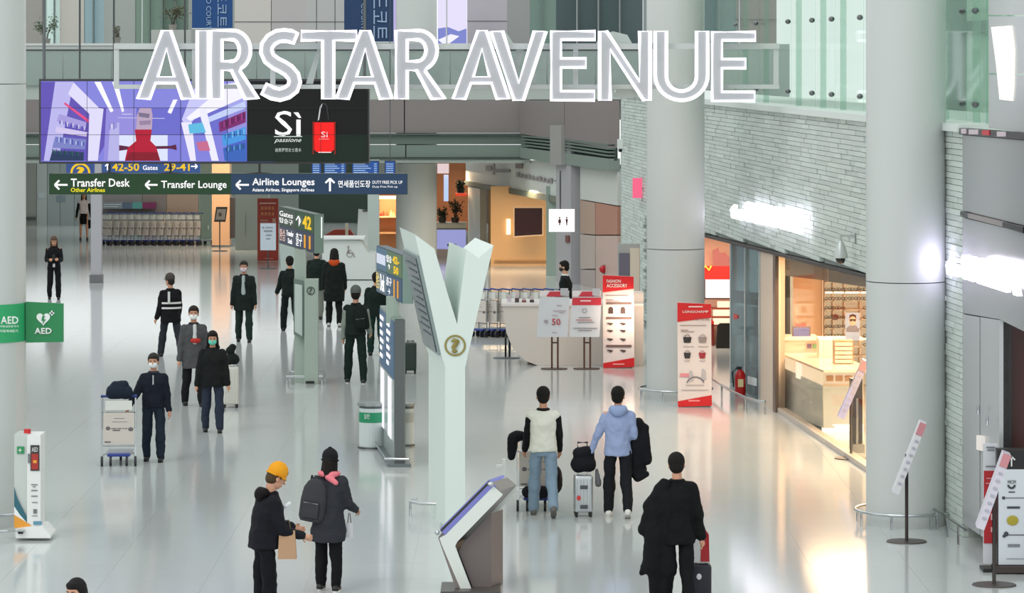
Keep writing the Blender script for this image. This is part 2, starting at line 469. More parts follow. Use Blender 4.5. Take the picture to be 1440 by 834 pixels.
# its slanted return with louvres
rr = thing('wall_bulkhead_return', None, None, PP(810, 230, 's')); struct(rr)
def rpl(name, pts, m, off=.35, th=.3): return poly(name, pts, 's', th, m, rr, off)
rpl('wall_panel', [(748, 141), (811, 141), (811, 198), (748, 188)], mat('7E7876', .5))
rpl('wall_panel', [(812, 141), (874, 141), (874, 208), (812, 198)], mat('7C7472', .5))
for k in range(4):
    rpl('louvre', [(750, 190+k*4.2), (796, 194+k*4.6), (796, 196.6+k*4.6), (750, 192.4+k*4.2)], mat('5E6E66', .5), .36, .2)
    rpl('louvre', [(812, 195+k*4.4), (874, 203+k*4.9), (874, 205.6+k*4.9), (812, 197.4+k*4.4)], mat('5E6E66', .5), .36, .2)
rpl('louvre_back', [(748, 188), (874, 208), (874, 226), (748, 206)], mat('27302C', .7), .2, .1)
rpl('wall_panel', [(748, 207), (874, 223), (874, 240), (748, 222)], mat('76847C', .5), .34)
rpl('pillar', [(796, 176), (812, 176), (812, 232), (796, 232)], mat('92928E', .5), .45, .3)

# second floor: slab, glass balustrade, handrail
sf = thing('balustrade', 'long glass balustrade with pale handrail on the upper floor', 'balustrade', W(450, 140, 101.4))
rect('fascia', 20, 120, 905, 140, 101.4, .5, mat('A8B2AC', .5), sf)
GL = glass('D0DCD8', .3, .42, 'BAC6C2')
for k in range(13):
    a = 22+k*68; rect('pane', a, 72, a+66.5, 120, 101.4, .02, GL, sf, .1)
rect('handrail', 20, 61, 905, 64, 101.4, .08, mat('C8CCCA', .3, .4), sf, .12)
rect('handrail', 20, 69.5, 905, 71.5, 101.4, .06, mat('3A3E3E', .3, .4), sf, .12)
rect('rail_band', 20, 64, 905, 69.5, 101.4, .04, mat('B6BCBA', .4), sf, .08)
bm = B(); box(bm, -19, 8, 101.8, 128, 4.3, 4.9); struct(O('ceiling', bm, mat('5A605E', .8)))

# rear facade of the upper floor, columns and glazing alternating, d = 126
uf = thing('wall_upper_rear', None, None, W(450, 120, 126)); struct(uf)
def upan(x0, x1, c, top=-420, bot=142, d=126, th=.4, name='wall_panel', m=None):
    return rect(name, x0, top, x1, bot, d, th, m or mat(c, .5), uf)
for x0, x1, c in ((-120, 36, '9A9C98'), (36, 64, '9C9A94'), (84, 118, 'C4C2BA'), (146, 190, 'A4AAA6'), (265, 330, '9AA09C'), (330, 381, 'CCC8C2'), (382, 430, 'BAB6B6'),
                  (430, 484, 'B8BAB8'), (484, 558, '8C9090'), (558, 613, '969090'), (657, 713, 'B4B0B6'), (713, 745, '989A98'), (905, 990, '8A9494'), (1035, 1092, '8C8280')):
    upan(x0, x1, c)
rect('seam', 330, 30, 484, 31, 126, .02, mat('77757A', .5), uf, .02); rect('seam', 657, 29, 713, 30, 126, .02, mat('77757A', .5), uf, .02)
rect('seam', 1035, 27, 1092, 28.2, 126, .02, mat('5A5250', .5), uf, .02)
for x0, x1, t in ((64, 84, 'E4F2EE'), (118, 146, 'B8CCD0'), (190, 228, 'A0B4A8'), (228, 265, '8CA094'), (745, 782, '9CB0A8'), (990, 1035, '8EA4A2')):
    upan(x0, x1, t, th=.05, name='pane', m=glass(t, .2, .35, t))
for x0, x1 in ((782, 812), (812, 842), (842, 872), (872, 905)):
    upan(x0, x1-1.2, '3C5456', name='pane', th=.05, m=mat('34494C', .1, 0, spec=.8))
for x in (76, 131, 210, 228, 246, 762, 812, 842, 872, 1012):
    upan(x-.8, x+.8, '6E7A78', name='mullion', th=.2, d=125.8)
bm = B(); box(bm, -24, -19.2, 44, 140, -.05, 4.9); struct(O('wall_left', bm, mat('9EA4A0', .6)))
sc = thing('advertising_screen', 'tall lilac advertising screen on the upper floor behind the sign', 'screen', W(636, 140, 124))
rect('screen_face', 615.5, -40, 656.5, 62, 124, .15, em('E6E0FA', 1.0), sc)
poly('picture', [(616, 40), (630, 38), (645, 44), (656, 40), (656, 61), (616, 61)], 124, .01, em('8C96E4', .8), sc, .02)
poly('picture', [(616, 56), (634, 48), (646, 51), (632, 61), (622, 61)], 124, .01, em('F4F2FF', 1.0), sc, .04)
sc = thing('advertising_screen', 'thin lilac lit screen edge beside the navy hanging banner', 'screen', W(556, 62, 124))
rect('screen_face', 553.5, -40, 557.5, 62, 124, .15, em('C4B8F0', .9), sc)

# ================================================================== ceiling-hung things
def banner(x0, x1, y1, d, c, lab, rows):
    t = thing('hanging_banner', lab, 'banner', W((x0+x1)/2, y1, d), 0, None)
    rect('cloth', x0, -60, x1, y1, d, .06, mat(c, .7), t)
    for body, a, b, p, q in rows:
        # the words run downwards: rotate by mapping corners
        o_ = W(b, p, d-.03); u_ = W(b, q, d-.03)-o_; v_ = W(b, p, d-.03)*0+(W(a, p, d-.03)-W(b, p, d-.03))*-1
        o_ = W(a, p, d-.03); v_ = W(b, p, d-.03)-o_; u_ = W(a, q, d-.03)-o_
        text('lettering', body, 0, 0, 0, 0, d, mat('9AB4D4', .6), t, corners=(o_, u_, v_))
    rect('hem', x0, y1-1.4, x1, y1, d, .02, mat('DDE2E4', .5), t, .02)
    return t
banner(270, 327, 41, 112, '1D4C86', 'blue hanging banner with pale sideways letters above the lit A and I', [('FOOD COURT', 290, 297, -22, 42), ('푸드코트', 304, 319, -30, 38)])
banner(484, 553, 60, 112, '223F66', 'darker navy hanging banner with sideways letters above the lit T', [('FOOD COURT', 508, 515, -30, 42), ('푸드코트', 522, 545, -30, 56)])

# AIRSTAR AVENUE letters at d = 60
SD = 60.0
sg = thing('illuminated_sign', 'huge outlined AIRSTAR AVENUE letters hung on a pale frame over the concourse', 'sign', W(628, 140, SD))
def px_poly(loop): return [((x-628)*SD/F, -(y-90)*SD/F) for x, y in loop]
def letter_mesh(loops, depth=.16):
    c = bpy.data.curves.new('l', 'CURVE'); c.dimensions = '2D'; c.fill_mode = 'BOTH'; c.extrude = depth/2
    for lp in loops:
        sp = c.splines.new('POLY'); pts = px_poly(lp); sp.points.add(len(pts)-1)
        for p, q in zip(sp.points, pts): p.co = (q[0], q[1], 0, 1)
        sp.use_cyclic_u = True
    ob = bpy.data.objects.new('l', c); me = ob.to_mesh(); bm = B(); bm.from_mesh(me); ob.to_mesh_clear()
    bpy.data.objects.remove(ob)
    o0 = W(628, 90, SD)
    for v in bm.verts: v.co = Vector((o0.x+v.co.x, o0.y-v.co.z, o0.z+v.co.y))
    return bm
def arc(cx, cy, rx, ry, a0, a1, n=16): return [(cx+rx*math.cos(R(a0+(a1-a0)*i/n)), cy-ry*math.sin(R(a0+(a1-a0)*i/n))) for i in range(n+1)]
def LA(x0, x1, cx, yo=0):
    T, Bm = 43+yo, 139+yo; lw = 17.5
    hw = 6
    def ox(y): t = (y-T)/(Bm-T); return (cx-hw)+(x0-(cx-hw))*t, (cx+hw)+(x1-(cx+hw))*t
    outer = [(cx-hw, T), (cx+hw, T), (x1, Bm), (x1-lw, Bm)]
    yb = Bm-22
    a = ox(yb); f = lw
    outer += [(a[1]-f, yb), (a[0]+f, yb), (x0+lw, Bm), (x0, Bm)]
    yt = Bm-31; ya = T+26
    b_ = ox(yt); inner = [(cx, ya), (b_[0]+f, yt), (b_[1]-f, yt)]
    return [outer, inner]
def LI(x0, x1): return [[(x0, 43), (x1, 43), (x1, 139), (x0, 139)]]
def LR(x0, x1, yo=0):
    T, Bm = 43+yo, 139+yo; lw = 16
    bx = x0+32; ry = 28; rx = x1-5-bx
    outer = [(x0, T)]+arc(bx, T+ry, rx, ry, 90, -62)
    jx, jy = outer[-1]
    outer += [(x0+41, jy+2+2), (x1+6, Bm), (x1-13, Bm), (x0+29, Bm-40), (x0+lw, Bm-40), (x0+lw, Bm), (x0, Bm)]
    inner = [(x0+lw, T+13)]+arc(bx-2, T+ry, rx-14, ry-13, 90, -90)+[(x0+lw, T+ry+15)]
    return [outer, inner]
def LS(x0, x1):
    # centre line of an S thickened by 8
    cl = arc(397, 70, 22, 20, 48, 180, 12)+[(378, 82), (392, 92), (404, 99)]+[(411, 106)]
    cl = [(416, 54)]+[(409, 51), (400, 50), (391, 51), (382, 56), (376, 64), (375, 73), (379, 82), (388, 89), (398, 94), (406, 99), (413, 107), (415, 115), (412, 124), (404, 130), (394, 133), (384, 131), (372, 125)]
    n = len(cl); Lf = []; Rt = []
    for i, (x, y) in enumerate(cl):
        a = cl[max(0, i-1)]; b = cl[min(n-1, i+1)]; dx, dy = b[0]-a[0], b[1]-a[1]; q = math.hypot(dx, dy)
        nx, ny = -dy/q*8, dx/q*8
        Lf.append((x+nx, y+ny)); Rt.append((x-nx, y-ny))
    return [Lf+Rt[::-1]]
def LT(x0, x1, s0, s1): return [[(x0, 44), (x1, 44), (x1, 57), (s1, 57), (s1, 139), (s0, 139), (s0, 57), (x0, 57)]]
def LV(x0, x1, cx):
    T, Bm = 44, 141; lw = 17
    return [[(x0, T), (x0+lw, T), (cx, 116), (x1-lw, T), (x1, T), (cx+6.5, Bm), (cx-6.5, Bm)]]
def LE(x0, x1, xm, yo=0):
    T, Bm = 44+yo, 141+yo; lw = 14
    return [[(x0, T), (x1, T), (x1, T+12), (x0+lw, T+12), (x0+lw, T+38), (xm, T+38), (xm, T+51), (x0+lw, T+51), (x0+lw, Bm-13), (x1-1, Bm-13), (x1-1, Bm), (x0, Bm)]]
def LN(x0, x1):
    T, Bm = 44, 141; lw = 15
    return [[(x0, T), (x0+10, T), (x1-lw, 114), (x1-lw, T), (x1, T), (x1, Bm), (x1-9, Bm), (x0+lw, 70), (x0+lw, Bm), (x0, Bm)]]
def LU(x0, x1):
    T, Bm = 44, 141; lw = 16; cx = (x0+x1)/2; r = (x1-x0)/2
    return [[(x0, T), (x0+lw, T)]+arc(cx, 108, r-lw, 20, 180, 360)+[(x1-lw, T), (x1, T)]+arc(cx, 106, r, 35, 0, -180)]
LET = [LA(194, 274, 235), LI(278, 294), LR(297, 358), LS(367, 422), LT(424, 502, 454, 470), LA(473, 552, 514), LR(557, 620), LA(637, 716, 678), LV(690, 768, 729.5),
       LE(775, 837, 824), LN(843, 914), LU(921, 995), LE(1001, 1062, 1048, 1)]
LM = mat('B4B6BC', .5); NEON = em('F8F4FF', 2.2)
for lp in LET:
    l = O('letter', letter_mesh(lp), LM, sg)
    bm = B()
    for q in lp:
        o0 = W(628, 90, SD)
        cxq = sum(p[0] for p in q)/len(q)
        pts = [Vector((o0.x+a, SD-.09, o0.z+b)) for a, b in px_poly(q)]
        # outline strip: square-section tube run along the loop
        tube(bm, pts, .029, 6, closed=True)
    O('neon_outline', bm, NEON, l)
fr = mat('C2C8C6', .4)
for q in ((160, 61, 1096, 69), (160, 119, 1096, 125)): rect('frame_bar', q[0], q[1], q[2], q[3], SD+.2, .1, fr, sg)
for x in (160, 1088, 806, 560, 380, 270): rect('frame_bar', x, 69, x+7, 119, SD+.22, .08, fr, sg)
for x in (200, 628, 1040):
    bm = B(); tube(bm, [W(x, 61, SD+.25), Vector((W(x, 0, SD).x, SD+.25, 14))], .012, 6); O('hanger', bm, STEEL, sg)
SH = mat('B9C2BE', .5)
for q in ([(668, 61), (674, 52), (690, 46), (712, 46), (722, 61)], [(838, 61), (846, 49), (862, 44), (882, 49), (889, 61)], [(549, 69), (560, 69), (572, 118), (556, 118)], [(726, 69), (737, 69), (724, 118), (716, 118)],
          [(446, 69), (452, 69), (440, 118), (430, 118)], [(868, 125), (905, 125), (896, 136), (876, 139), (862, 134)], [(735, 100), (748, 82), (756, 118), (735, 118)]):
    poly('support_plate', q, SD+.32, .03, SH, sg)

# video wall at d = 66 : seven by three panels
VD = 66.0
vw = thing('video_wall', 'wide hanging video wall showing a lilac shop picture and a perfume advert', 'screen', W(286, 230, VD))
rect('cabinet', 54.5, 111, 519, 230.5, VD, .35, mat('4A4C4C', .4, .5), vw, -.03)
xs = [57.5+k*(517-57.5)/7 for k in range(8)]; ys = [114, 151.7, 189.5, 227.5]
BK = em('070709', .5)
for i in range(7):
    for j in range(3):
        c = [em('8C8CE8', .9), em('7474DC', .85), em('8888E8', .9)][j] if i < 4 else BK
        if i == 4: c = [em('A8A8F0', .95), em('9C98E8', .9), em('5C70DC', .8)][j]
        rect('screen_panel', xs[i]+.3, ys[j]+.3, xs[i+1]-.3, ys[j+1]-.3, VD, .08, c, vw, .02)
art = []
def pic(pts, c, s=1.0, off=.04, name='picture'): return poly(name, pts, VD, .004, em(c, s), vw, off)
pic([(58, 115), (96, 115), (135, 150), (150, 152), (150, 200), (135, 226), (58, 226)], '6C5CC8', .8, .03)
pic([(78, 115), (104, 115), (82, 226), (62, 226)], 'C0BCF4', .95)
pic([(104, 116), (140, 152), (146, 153), (138, 226), (124, 226), (126, 160), (96, 132)], 'E0DCFA', 1, .045)
pic([(90, 146), (92, 144), (125, 168), (125, 173)], 'E8508C', .95, .05)
pic([(84, 160), (122, 172), (121, 180), (80, 170)], 'B0A4E8', .9, .05)
pic([(80, 178), (124, 186), (122, 192), (78, 186)], 'D8CCF4', .95, .05)
pic([(78, 192), (122, 196), (120, 210), (74, 208)], '8890D8', .8, .05)
pic([(74, 212), (118, 214), (118, 226), (70, 226)], '28406C', .7, .05)
pic([(150, 150), (192, 152), (192, 226), (146, 226)], '9C94E8', .9, .035)
pic([(155, 175), (168, 172), (168, 226), (152, 226)], 'C0BCF4', .9, .05)
pic([(133, 115), (142, 115), (160, 156), (156, 158)], 'F0F0FF', 1.1, .05)
pic([(158, 115), (166, 115), (175, 156), (172, 158)], 'F0F0FF', 1.1, .05)
pic([(192, 190), (236, 190), (236, 226), (166, 226), (166, 190)], 'DCE4FC', 1.0, .04)
pic([(275, 118), (320, 118), (262, 180), (256, 168)], 'C8C8F8', 1.0, .045)
pic([(320, 118), (346, 114), (346, 136), (268, 170), (262, 166)], 'F0EEFF', 1.05, .05)
pic([(236, 158), (244, 140), (250, 140), (241, 160)], 'F0F0FF', 1.1, .05)
pic([(255, 172), (270, 172), (276, 226), (268, 226)], 'E8E4FC', 1.05, .055)
pic([(280, 155), (290, 152), (308, 226), (298, 226)], 'E8E8FF', 1.05, .055)
pic([(292, 165), (345, 142), (346, 152), (294, 172)], 'C4D0F8', 1.0, .052)
pic([(308, 172), (346, 156), (346, 172), (309, 186)], '8A2C7C', .8, .055)
pic([(312, 190), (346, 178), (346, 196), (314, 206)], '4A9CE8', .95, .055)
pic([(314, 208), (346, 200), (346, 226), (316, 226)], '3C6CC8', .85, .055)
pic([(265, 175), (285, 172), (290, 186), (267, 188)], '60C0E8', .95, .06)
pic([(276, 200), (292, 198), (296, 212), (280, 212)], 'D07098', .9, .06)
rv = random.Random(21)
for (xa, ya, xb, yb, hh, cs) in ((84, 172, 121, 181, 7, ('5C54B8', 'D8D4F4', '9088D8')), (80, 196, 120, 203, 8, ('6E78D0', 'B8C4F0', '4C50A8')), (74, 213, 118, 217, 8, ('1E4A50', '2C6060', '3C3C80')),
                                 (312, 176, 345, 162, 10, ('6C1C5C', 'A8408C', '501848')), (316, 192, 345, 184, 9, ('2C7CD0', '7CC0F4', '3458B0')), (318, 210, 345, 205, 9, ('2C4CA0', '60A0E0', '206070')), (154, 178, 166, 176, 10, ('8C84D8', 'E0DCFA', '7870C8'))):
    nb_ = max(4, int((xb-xa)/2.6))
    for c_i, c in enumerate(cs):
        bm = B(); hit = False
        for k in range(nb_):
            if k % 3 != c_i: continue
            t_ = k/nb_; x = xa+(xb-xa)*t_; y = ya+(yb-ya)*t_; h_ = hh*rv.uniform(.6, 1); bars(bm, [(x, y-h_*.5, x+1.7, y+h_*.5)], VD, .062); hit = True
        if hit: O('picture', bm, em(c, .9), vw)
        else: bm.free()
pic([(166, 165), (232, 166), (232, 167), (166, 166)], 'C8CCF8', .9, .058); pic([(172, 160), (186, 160), (186, 161), (172, 161)], 'D8DCFC', .9, .058)
# the perfume flask with a red ribbon in the middle of the picture
pic([(197, 152), (213, 152), (215, 162), (214, 182), (192, 182), (193, 162)], 'C4ACC8', .9, .06)
pic([(195, 158), (211, 160), (210, 166), (196, 164)], '8A7C9C', .8, .065); pic([(196, 170), (213, 169), (212, 175), (197, 176)], 'A890B4', .8, .065)
pic([(190, 182), (214, 182), (212, 198), (220, 206), (226, 226), (176, 226), (180, 208), (192, 198)], 'B80C34', .95, .065)
pic([(168, 204), (182, 206), (240, 205), (248, 203), (249, 211), (240, 209), (182, 210), (168, 212)], '6A1C48', .7, .06)
pic([(182, 214), (222, 214), (226, 226), (177, 226)], '8C0828', .9, .075)
# black perfume advert
rect('picture', 347.5, 114.2, 516.5, 190, VD, .004, em('060608', .5), vw, .035)
rect('picture', 347.5, 190, 516.5, 227, VD, .004, em('0C2C1C', .6), vw, .035)
text('lettering', 'S', 387, 156, 411, 191, VD, em('FFFFFF', 1.2), vw, .05)
text('lettering', 'ì', 413, 158, 424, 191, VD, em('FFFFFF', 1.2), vw, .05, bold=.004)
rect('rule', 385, 191.5, 425, 192.5, VD, .004, em('E8F0EC', 1), vw, .05)
text('lettering', 'passione', 386, 194, 424, 201.5, VD, em('F0F4F2', 1), vw, .05, shear=.4)
text('lettering', '迪奥梦觉女士香水', 387, 208, 424, 213.5, VD, em('D0DCD4', .9), vw, .05)
poly('picture', [(442, 172), (470, 172), (470, 210), (466, 214), (446, 214), (442, 210)], VD, .01, em('F01414', 1.1), vw, .05)
poly('picture', [(440, 171), (441.5, 171), (441.5, 217), (440, 217)], VD, .01, em('B02018', .8), vw, .06)
poly('picture', [(470.5, 171), (472, 171), (472, 217), (470.5, 217)], VD, .01, em('B02018', .8), vw, .06)
rect('picture', 448, 213.5, 466, 214.8, VD, .004, em('F8E8E8', 1), vw, .07)
text('lettering', 'Si', 452, 185, 461, 193, VD, em('FFE4E4', 1), vw, .07); rect('rule', 449, 195, 463, 195.8, VD, .004, em('F8B8B8', .9), vw, .07)
pic([(447, 170), (450, 150), (454, 145), (451, 156), (449, 168)], 'D8D8DC', .9, .06)
pic([(454, 145), (458, 144.5), (461, 149), (463, 168), (461.4, 168), (459, 150)], '3C3C40', .6, .06)
bm = B(); bars(bm, [(xs[i]-.3, 114, xs[i]+.3, 227) for i in range(1, 7)]+[(57, y-.3, 517, y+.3) for y in ys[1:3]], VD, .085); O('bezel', bm, mat('0A0A0C', .4), vw)
for x in (60, 512):
    bm = B(); tube(bm, [Vector((W(x, 0, VD).x, VD+.2, W(0, 112, VD).z)), Vector((W(x, 0, VD).x, VD+.2, 14))], .03, 6); O('hanger', bm, DSTEEL, vw)

# transfer sign at d = 62
TD = 66.15
ts = thing('direction_sign', 'long green and blue hanging sign with white arrows for transfers and lounges', 'sign', W(320, 273, TD))
rect('cabinet', 69, 244, 573, 273.5, TD, .22, mat('3E4A48', .4), ts)
rect('sign_face', 69.6, 244.8, 325, 272.8, TD, .02, em('264A2C', .75), ts, .015)
rect('sign_face', 325, 244.8, 572.4, 272.8, TD, .02, em('2C4868', .75), ts, .015)
TW = em('FFFFFF', 1.15); TY = em('FFEE20', 1.0)
def arrow(par, cx, cy, r, ang, d, m, off=.045, t=1.3):
    """line arrow: shaft and two barbs, ang 0 = left, 90 = up"""
    bm = B(); ca, sa = math.cos(R(ang)), math.sin(R(ang))
    def seg(a, b):
        q = Vector((b[0]-a[0], b[1]-a[1])); q = Vector((-q.y, q.x)).normalized()*t
        pts = [(a[0]+q.x, a[1]+q.y), (b[0]+q.x, b[1]+q.y), (b[0]-q.x, b[1]-q.y), (a[0]-q.x, a[1]-q.y)]
        extr(bm, [W(x, y, d-off) for x, y in pts], (0, .003, 0))
    dx, dy = -ca, -sa                      # pointing direction in pixels
    tip = (cx+dx*r, cy+dy*r); tail = (cx-dx*r, cy-dy*r)
    seg(tail, tip)
    for s_ in (1, -1):
        bx_ = -dx*math.cos(R(45))-s_*dy*math.sin(R(45)); by_ = -dy*math.cos(R(45))+s_*dx*math.sin(R(45))
        seg(tip, (tip[0]+bx_*r*1.0, tip[1]+by_*r*1.0))
    return O('arrow', bm, m, par)
arrow(ts, 86, 260, 9, 0, TD, TW); arrow(ts, 213, 260, 8.5, 0, TD, TW); arrow(ts, 341, 260, 9, 0, TD, TW); arrow(ts, 464, 260, 9, 90, TD, TW)
text('lettering', 'Transfer Desk', 100, 251, 183, 262.5, TD, TW, ts, .045, bold=.012)
text('lettering', 'Other Airlines', 100, 264, 148, 270, TD, TY, ts, .045, bold=.012)
text('lettering', 'Transfer Lounge', 227, 254, 319, 267.5, TD, TW, ts, .045, bold=.012)
text('lettering', 'Airline Lounges', 355, 250.5, 442.5, 263.5, TD, TW, ts, .045, bold=.014)
text('lettering', 'Asiana Airlines, Singapore Airlines', 355, 264.5, 442, 270.5, TD, TW, ts, .045, bold=.01)
text('lettering', '면세품인도장', 476, 253.5, 521, 263.5, TD, TW, ts, .045, bold=.01)
text('lettering', 'DUTY FREE PICK UP', 524, 254, 566, 258.5, TD, TW, ts, .045); text('lettering', 'Duty Free Pick up', 524, 261, 559, 264.5, TD, TW, ts, .045)
for x in (154, 240, 365):
    bm = B(); tube(bm, [W(x, 244.5, TD+.1), W(x, 229, TD+.1)], .02, 6); O('bracket', bm, DGREY, ts)
    poly('bracket', [(x-24, 244.2), (x, 242), (x+24, 244.2)], TD+.08, .05, DGREY, ts)
# smaller signs partly hidden behind it
GD = 74.0
gs = thing('gate_sign', 'blue gate number sign with yellow digits under the video wall', 'sign', W(212, 244, GD))
rect('sign_face', 143, 222, 281, 243.5, GD, .15, em('3A5C98', .8), gs)
for x in (160, 260): O('hanger', tube(B(), [W(x, 222, GD+.1), Vector((W(x, 0, GD).x, GD+.1, 14))], .02, 6), DGREY, gs)
arrow(gs, 151, 235, 4.5, 90, GD, TW, .02, .8)
YL = em('F4C81C', 1.0)
text('lettering', '42-50', 158, 229, 196, 240.5, GD, YL, gs, .03, bold=.02); text('lettering', 'Gates', 201, 232.5, 222, 239, GD, TW, gs, .03, bold=.01)
text('lettering', '29-41', 231, 229, 267, 240.5, GD, YL, gs, .03, bold=.02); arrow(gs, 273, 234, 4.5, 180, GD, TW, .02, .8)
qs = thing('information_sign', 'blue sign with yellow question mark in a ring beside gate numbers', 'sign', W(113, 244, GD))
rect('sign_face', 93, 220, 132, 250, GD, .15, em('3A5898', .8), qs)
O('hanger', tube(B(), [W(112, 221, GD+.1), Vector((W(112, 0, GD).x, GD+.1, 14))], .02, 6), DGREY, qs)
def ringmesh(cx, cy, r0, r1, d, off, th=.004, a0=0, a1=360, n=32):
    bm = B(); o_ = [W(cx+r1*math.cos(R(a0+(a1-a0)*k/n)), cy-r1*math.sin(R(a0+(a1-a0)*k/n)), d-off) for k in range(n+1)]
    i_ = [W(cx+r0*math.cos(R(a0+(a1-a0)*k/n)), cy-r0*math.sin(R(a0+(a1-a0)*k/n)), d-off) for k in range(n+1)]
    for k in range(n): extr(bm, [o_[k], o_[k+1], i_[k+1], i_[k]], (0, th, 0))
    return bm
O('ring', ringmesh(113, 243, 11, 14, GD, .02), YL, qs)
text('lettering', '?', 107, 234, 119, 252, GD, YL, qs, .03, bold=.03)
fd = None
for x0, x1, n_ in ((438, 452, 'first'), (455, 487, 'second'), (495, 533, 'third'), (541, 556, 'last')):
    t = thing('flight_display', {'first': 'narrow dim blue flight display below the perfume advert', 'second': 'blue flight display next to the narrow dim one', 'third': 'widest blue flight display in the hanging row', 'last': 'cut off blue flight display beside the round column'}[n_], 'screen', W((x0+x1)/2, 246, 84), 0, 'flight displays')
    rect('cabinet', x0, 226, x1, 247, 84, .15, mat('20262C', .4), t)
    O('hanger', tube(B(), [W((x0+x1)/2, 227, 84.1), Vector((W((x0+x1)/2, 0, 84).x, 84.1, 14))], .01, 6), DGREY, t)
    rect('screen_face', x0+.7, 227, x1-.7, 246, 84, .02, em('2C5AA8', .8), t, .01)
    bm = B(); bars(bm, [(x0+2, 230+k*3, x0+(x1-x0)*(.5+.1*(k % 3)), 231.2+k*3) for k in range(5)]+[(x1-7, 230+k*3, x1-3, 231.2+k*3) for k in range(5)], 84, .02); O('screen_text', bm, em('A8C8F0', .9), t)

# ================================================================== columns
COLM = mat('C2C6C4', .38, 0, 0, 1, var=.02, vscale=.4)
def column(px, dc, r, top, lab, ringz=.19, seams=(2.6,), rail=True):
    x = (px-720)*dc/F
    t = thing('column', lab, 'column', (x, dc, 0), 0)
    z = 0
    cuts = list(seams)+[top]
    for k, c in enumerate(cuts):
        bm = B(); cyl(bm, (x, dc), r, z+(.006 if k else 0), c-.006, 64); O('cladding', bm, COLM, t, smooth=True)
        z = c
    if rail:
        bm = B(); rr_ = r+.14
        tube(bm, [(x+rr_*math.cos(2*PI*k/48), dc+rr_*math.sin(2*PI*k/48), ringz) for k in range(48)], .022, 8, closed=True)
        O('guard_rail', bm, STEEL, t, smooth=True)
        bm = B()
        for k in range(8):
            a = 2*PI*(k+.5)/8; tube(bm, [(x+rr_*math.cos(a), dc+rr_*math.sin(a), 0), (x+rr_*math.cos(a), dc+rr_*math.sin(a), ringz)], .014, 6)
        O('rail_legs', bm, STEEL, t)
    return t
column(-20, 46.85, .525, 14, 'thick pale round column carrying the green AED band', seams=(2.75, 5.8, 8.8))
column(1274, 46.85, .525, 14, 'thick pale round column lit lilac by the shop sign', seams=(3.2, 8.8))
column(950, 63.8, .52, 14, 'thick pale round column behind the slim red pricing banner', seams=(2.7, 8.8))
column(585.5, 104, .60, 14, 'distant grey round column behind the tall white Y pylon', rail=False, seams=(3.0,))
area('rear_fill_light', (-8, 112, 4.1), (0, 0, 0), 14, 6, 280, (.95, 1, .98))  # added area lamps to brighten the rear under the slab, no fixtures
area('rear_fill_light', (-8, 124, 4.1), (0, 0, 0), 18, 6, 380, (.95, 1, .98))
# thin grey post on the far left
p = G(135, 398)
t = thing('signal_post', 'thin grey square post with a small box at its foot', 'post', p)
bm = B(); box(bm, p.x-.14, p.x+.14, p.y, p.y+.28, 0, 4.4); O('post', bm, mat('A8A8AE', .4), t)
bm = B(); box(bm, p.x-.17, p.x+.17, p.y-.04, p.y+.3, 0, .22); O('foot_box', bm, mat('6A6C6E', .4), t)

# ================================================================== left and rear low zone
pw = thing('partition_wall', 'pale grey panelled partition at the far left behind the woman with the phone', 'partition', W(75, 315, 128))
for a, b, c in ((30, 51, 'A0A29C'), (52, 66, 'C0C8C6'), (66.6, 84, 'A6B2B2'), (84.6, 104, 'A2AEAE'), (104.6, 128, '9CA8A8')):
    rect('wall_panel', a, 225, b, 319, 128, .3, mat(c, .4), pw)
rect('plate', 54, 271, 63, 279, 128, .02, mat('C8D4D8', .4), pw, .02); rect('plate', 80, 275, 92, 284, 128, .02, mat('8496A0', .4), pw, .02)
rect('skirting', 36, 305, 51, 309, 128, .1, mat('565A5C', .4), pw, .1)
rw = thing('wall_back', None, None, W(400, 320, 130)); struct(rw)
for a, b, c in ((128, 200, '9C9694'), (200.5, 234, '9C8E86'), (234.5, 279, 'C4A48C'), (279.5, 300, '9CAC9E'), (300, 420, '8A948E'), (420, 520, '33453D'), (520, 620, '868C86'), (620, 700, '6C5C50')):
    rect('wall_panel', a, 220, b, 317, 130, .3, mat(c, .5), rw)
rect('wall_panel', 142, 300, 280, 318, 129.5, .2, mat('7C8280', .5), rw)
st = thing('information_strip', 'thin wall strip of grey, teal and magenta blocks above the trolley row', 'sign', W(180, 293, 129.45))
for a, b, c in ((143, 172, '8C949C'), (172, 186, '5C6C80'), (186, 200, '5CA098'), (200, 218, '84305C')):
    rect('block', a, 285, b, 293.5, 129.45, .5, mat(c, .4), st)
bm = B(); bars(bm, [(146, 287, 170, 288), (146, 290, 166, 291)], 129.45, .02); O('lines', bm, mat('D8DCE0', .5), st)
ow = thing('lit_wall_column', 'warm peach lit wall column behind the small notice on a stand', 'column', W(312, 345, 114))
rect('face', 298, 224, 323, 345, 114, .8, mat('F0BE94', .4), ow)
rect('side', 323, 278, 330, 335, 114.05, .7, mat('4A4444', .4), ow)
area('warm_spot', tuple(W(306, 205, 112)), (15, 0, 0), 1.4, .6, 90, (1, .72, .45))
gwl = thing('grey_wall_block', 'plain grey green wall block between the peach column and red banner', 'partition', W(348, 366, 112))
rect('face', 331, 262, 377, 365, 112, .8, mat('97A29E', .4), gwl)
bm = B(); bars(bm, [(345, 300, 346, 330)], 112, .02); O('seam', bm, mat('7A8480', .5), gwl)
wgc = thing('white_door_leaf', 'pale green grey door leaf beside the trolley row end', 'door', W(289, 345, 118))
rect('leaf', 281, 226, 297, 342, 118, .15, mat('94A89A', .4), wgc); rect('handle', 292.5, 317, 294, 323, 118, .05, WHITE, wgc, .06)

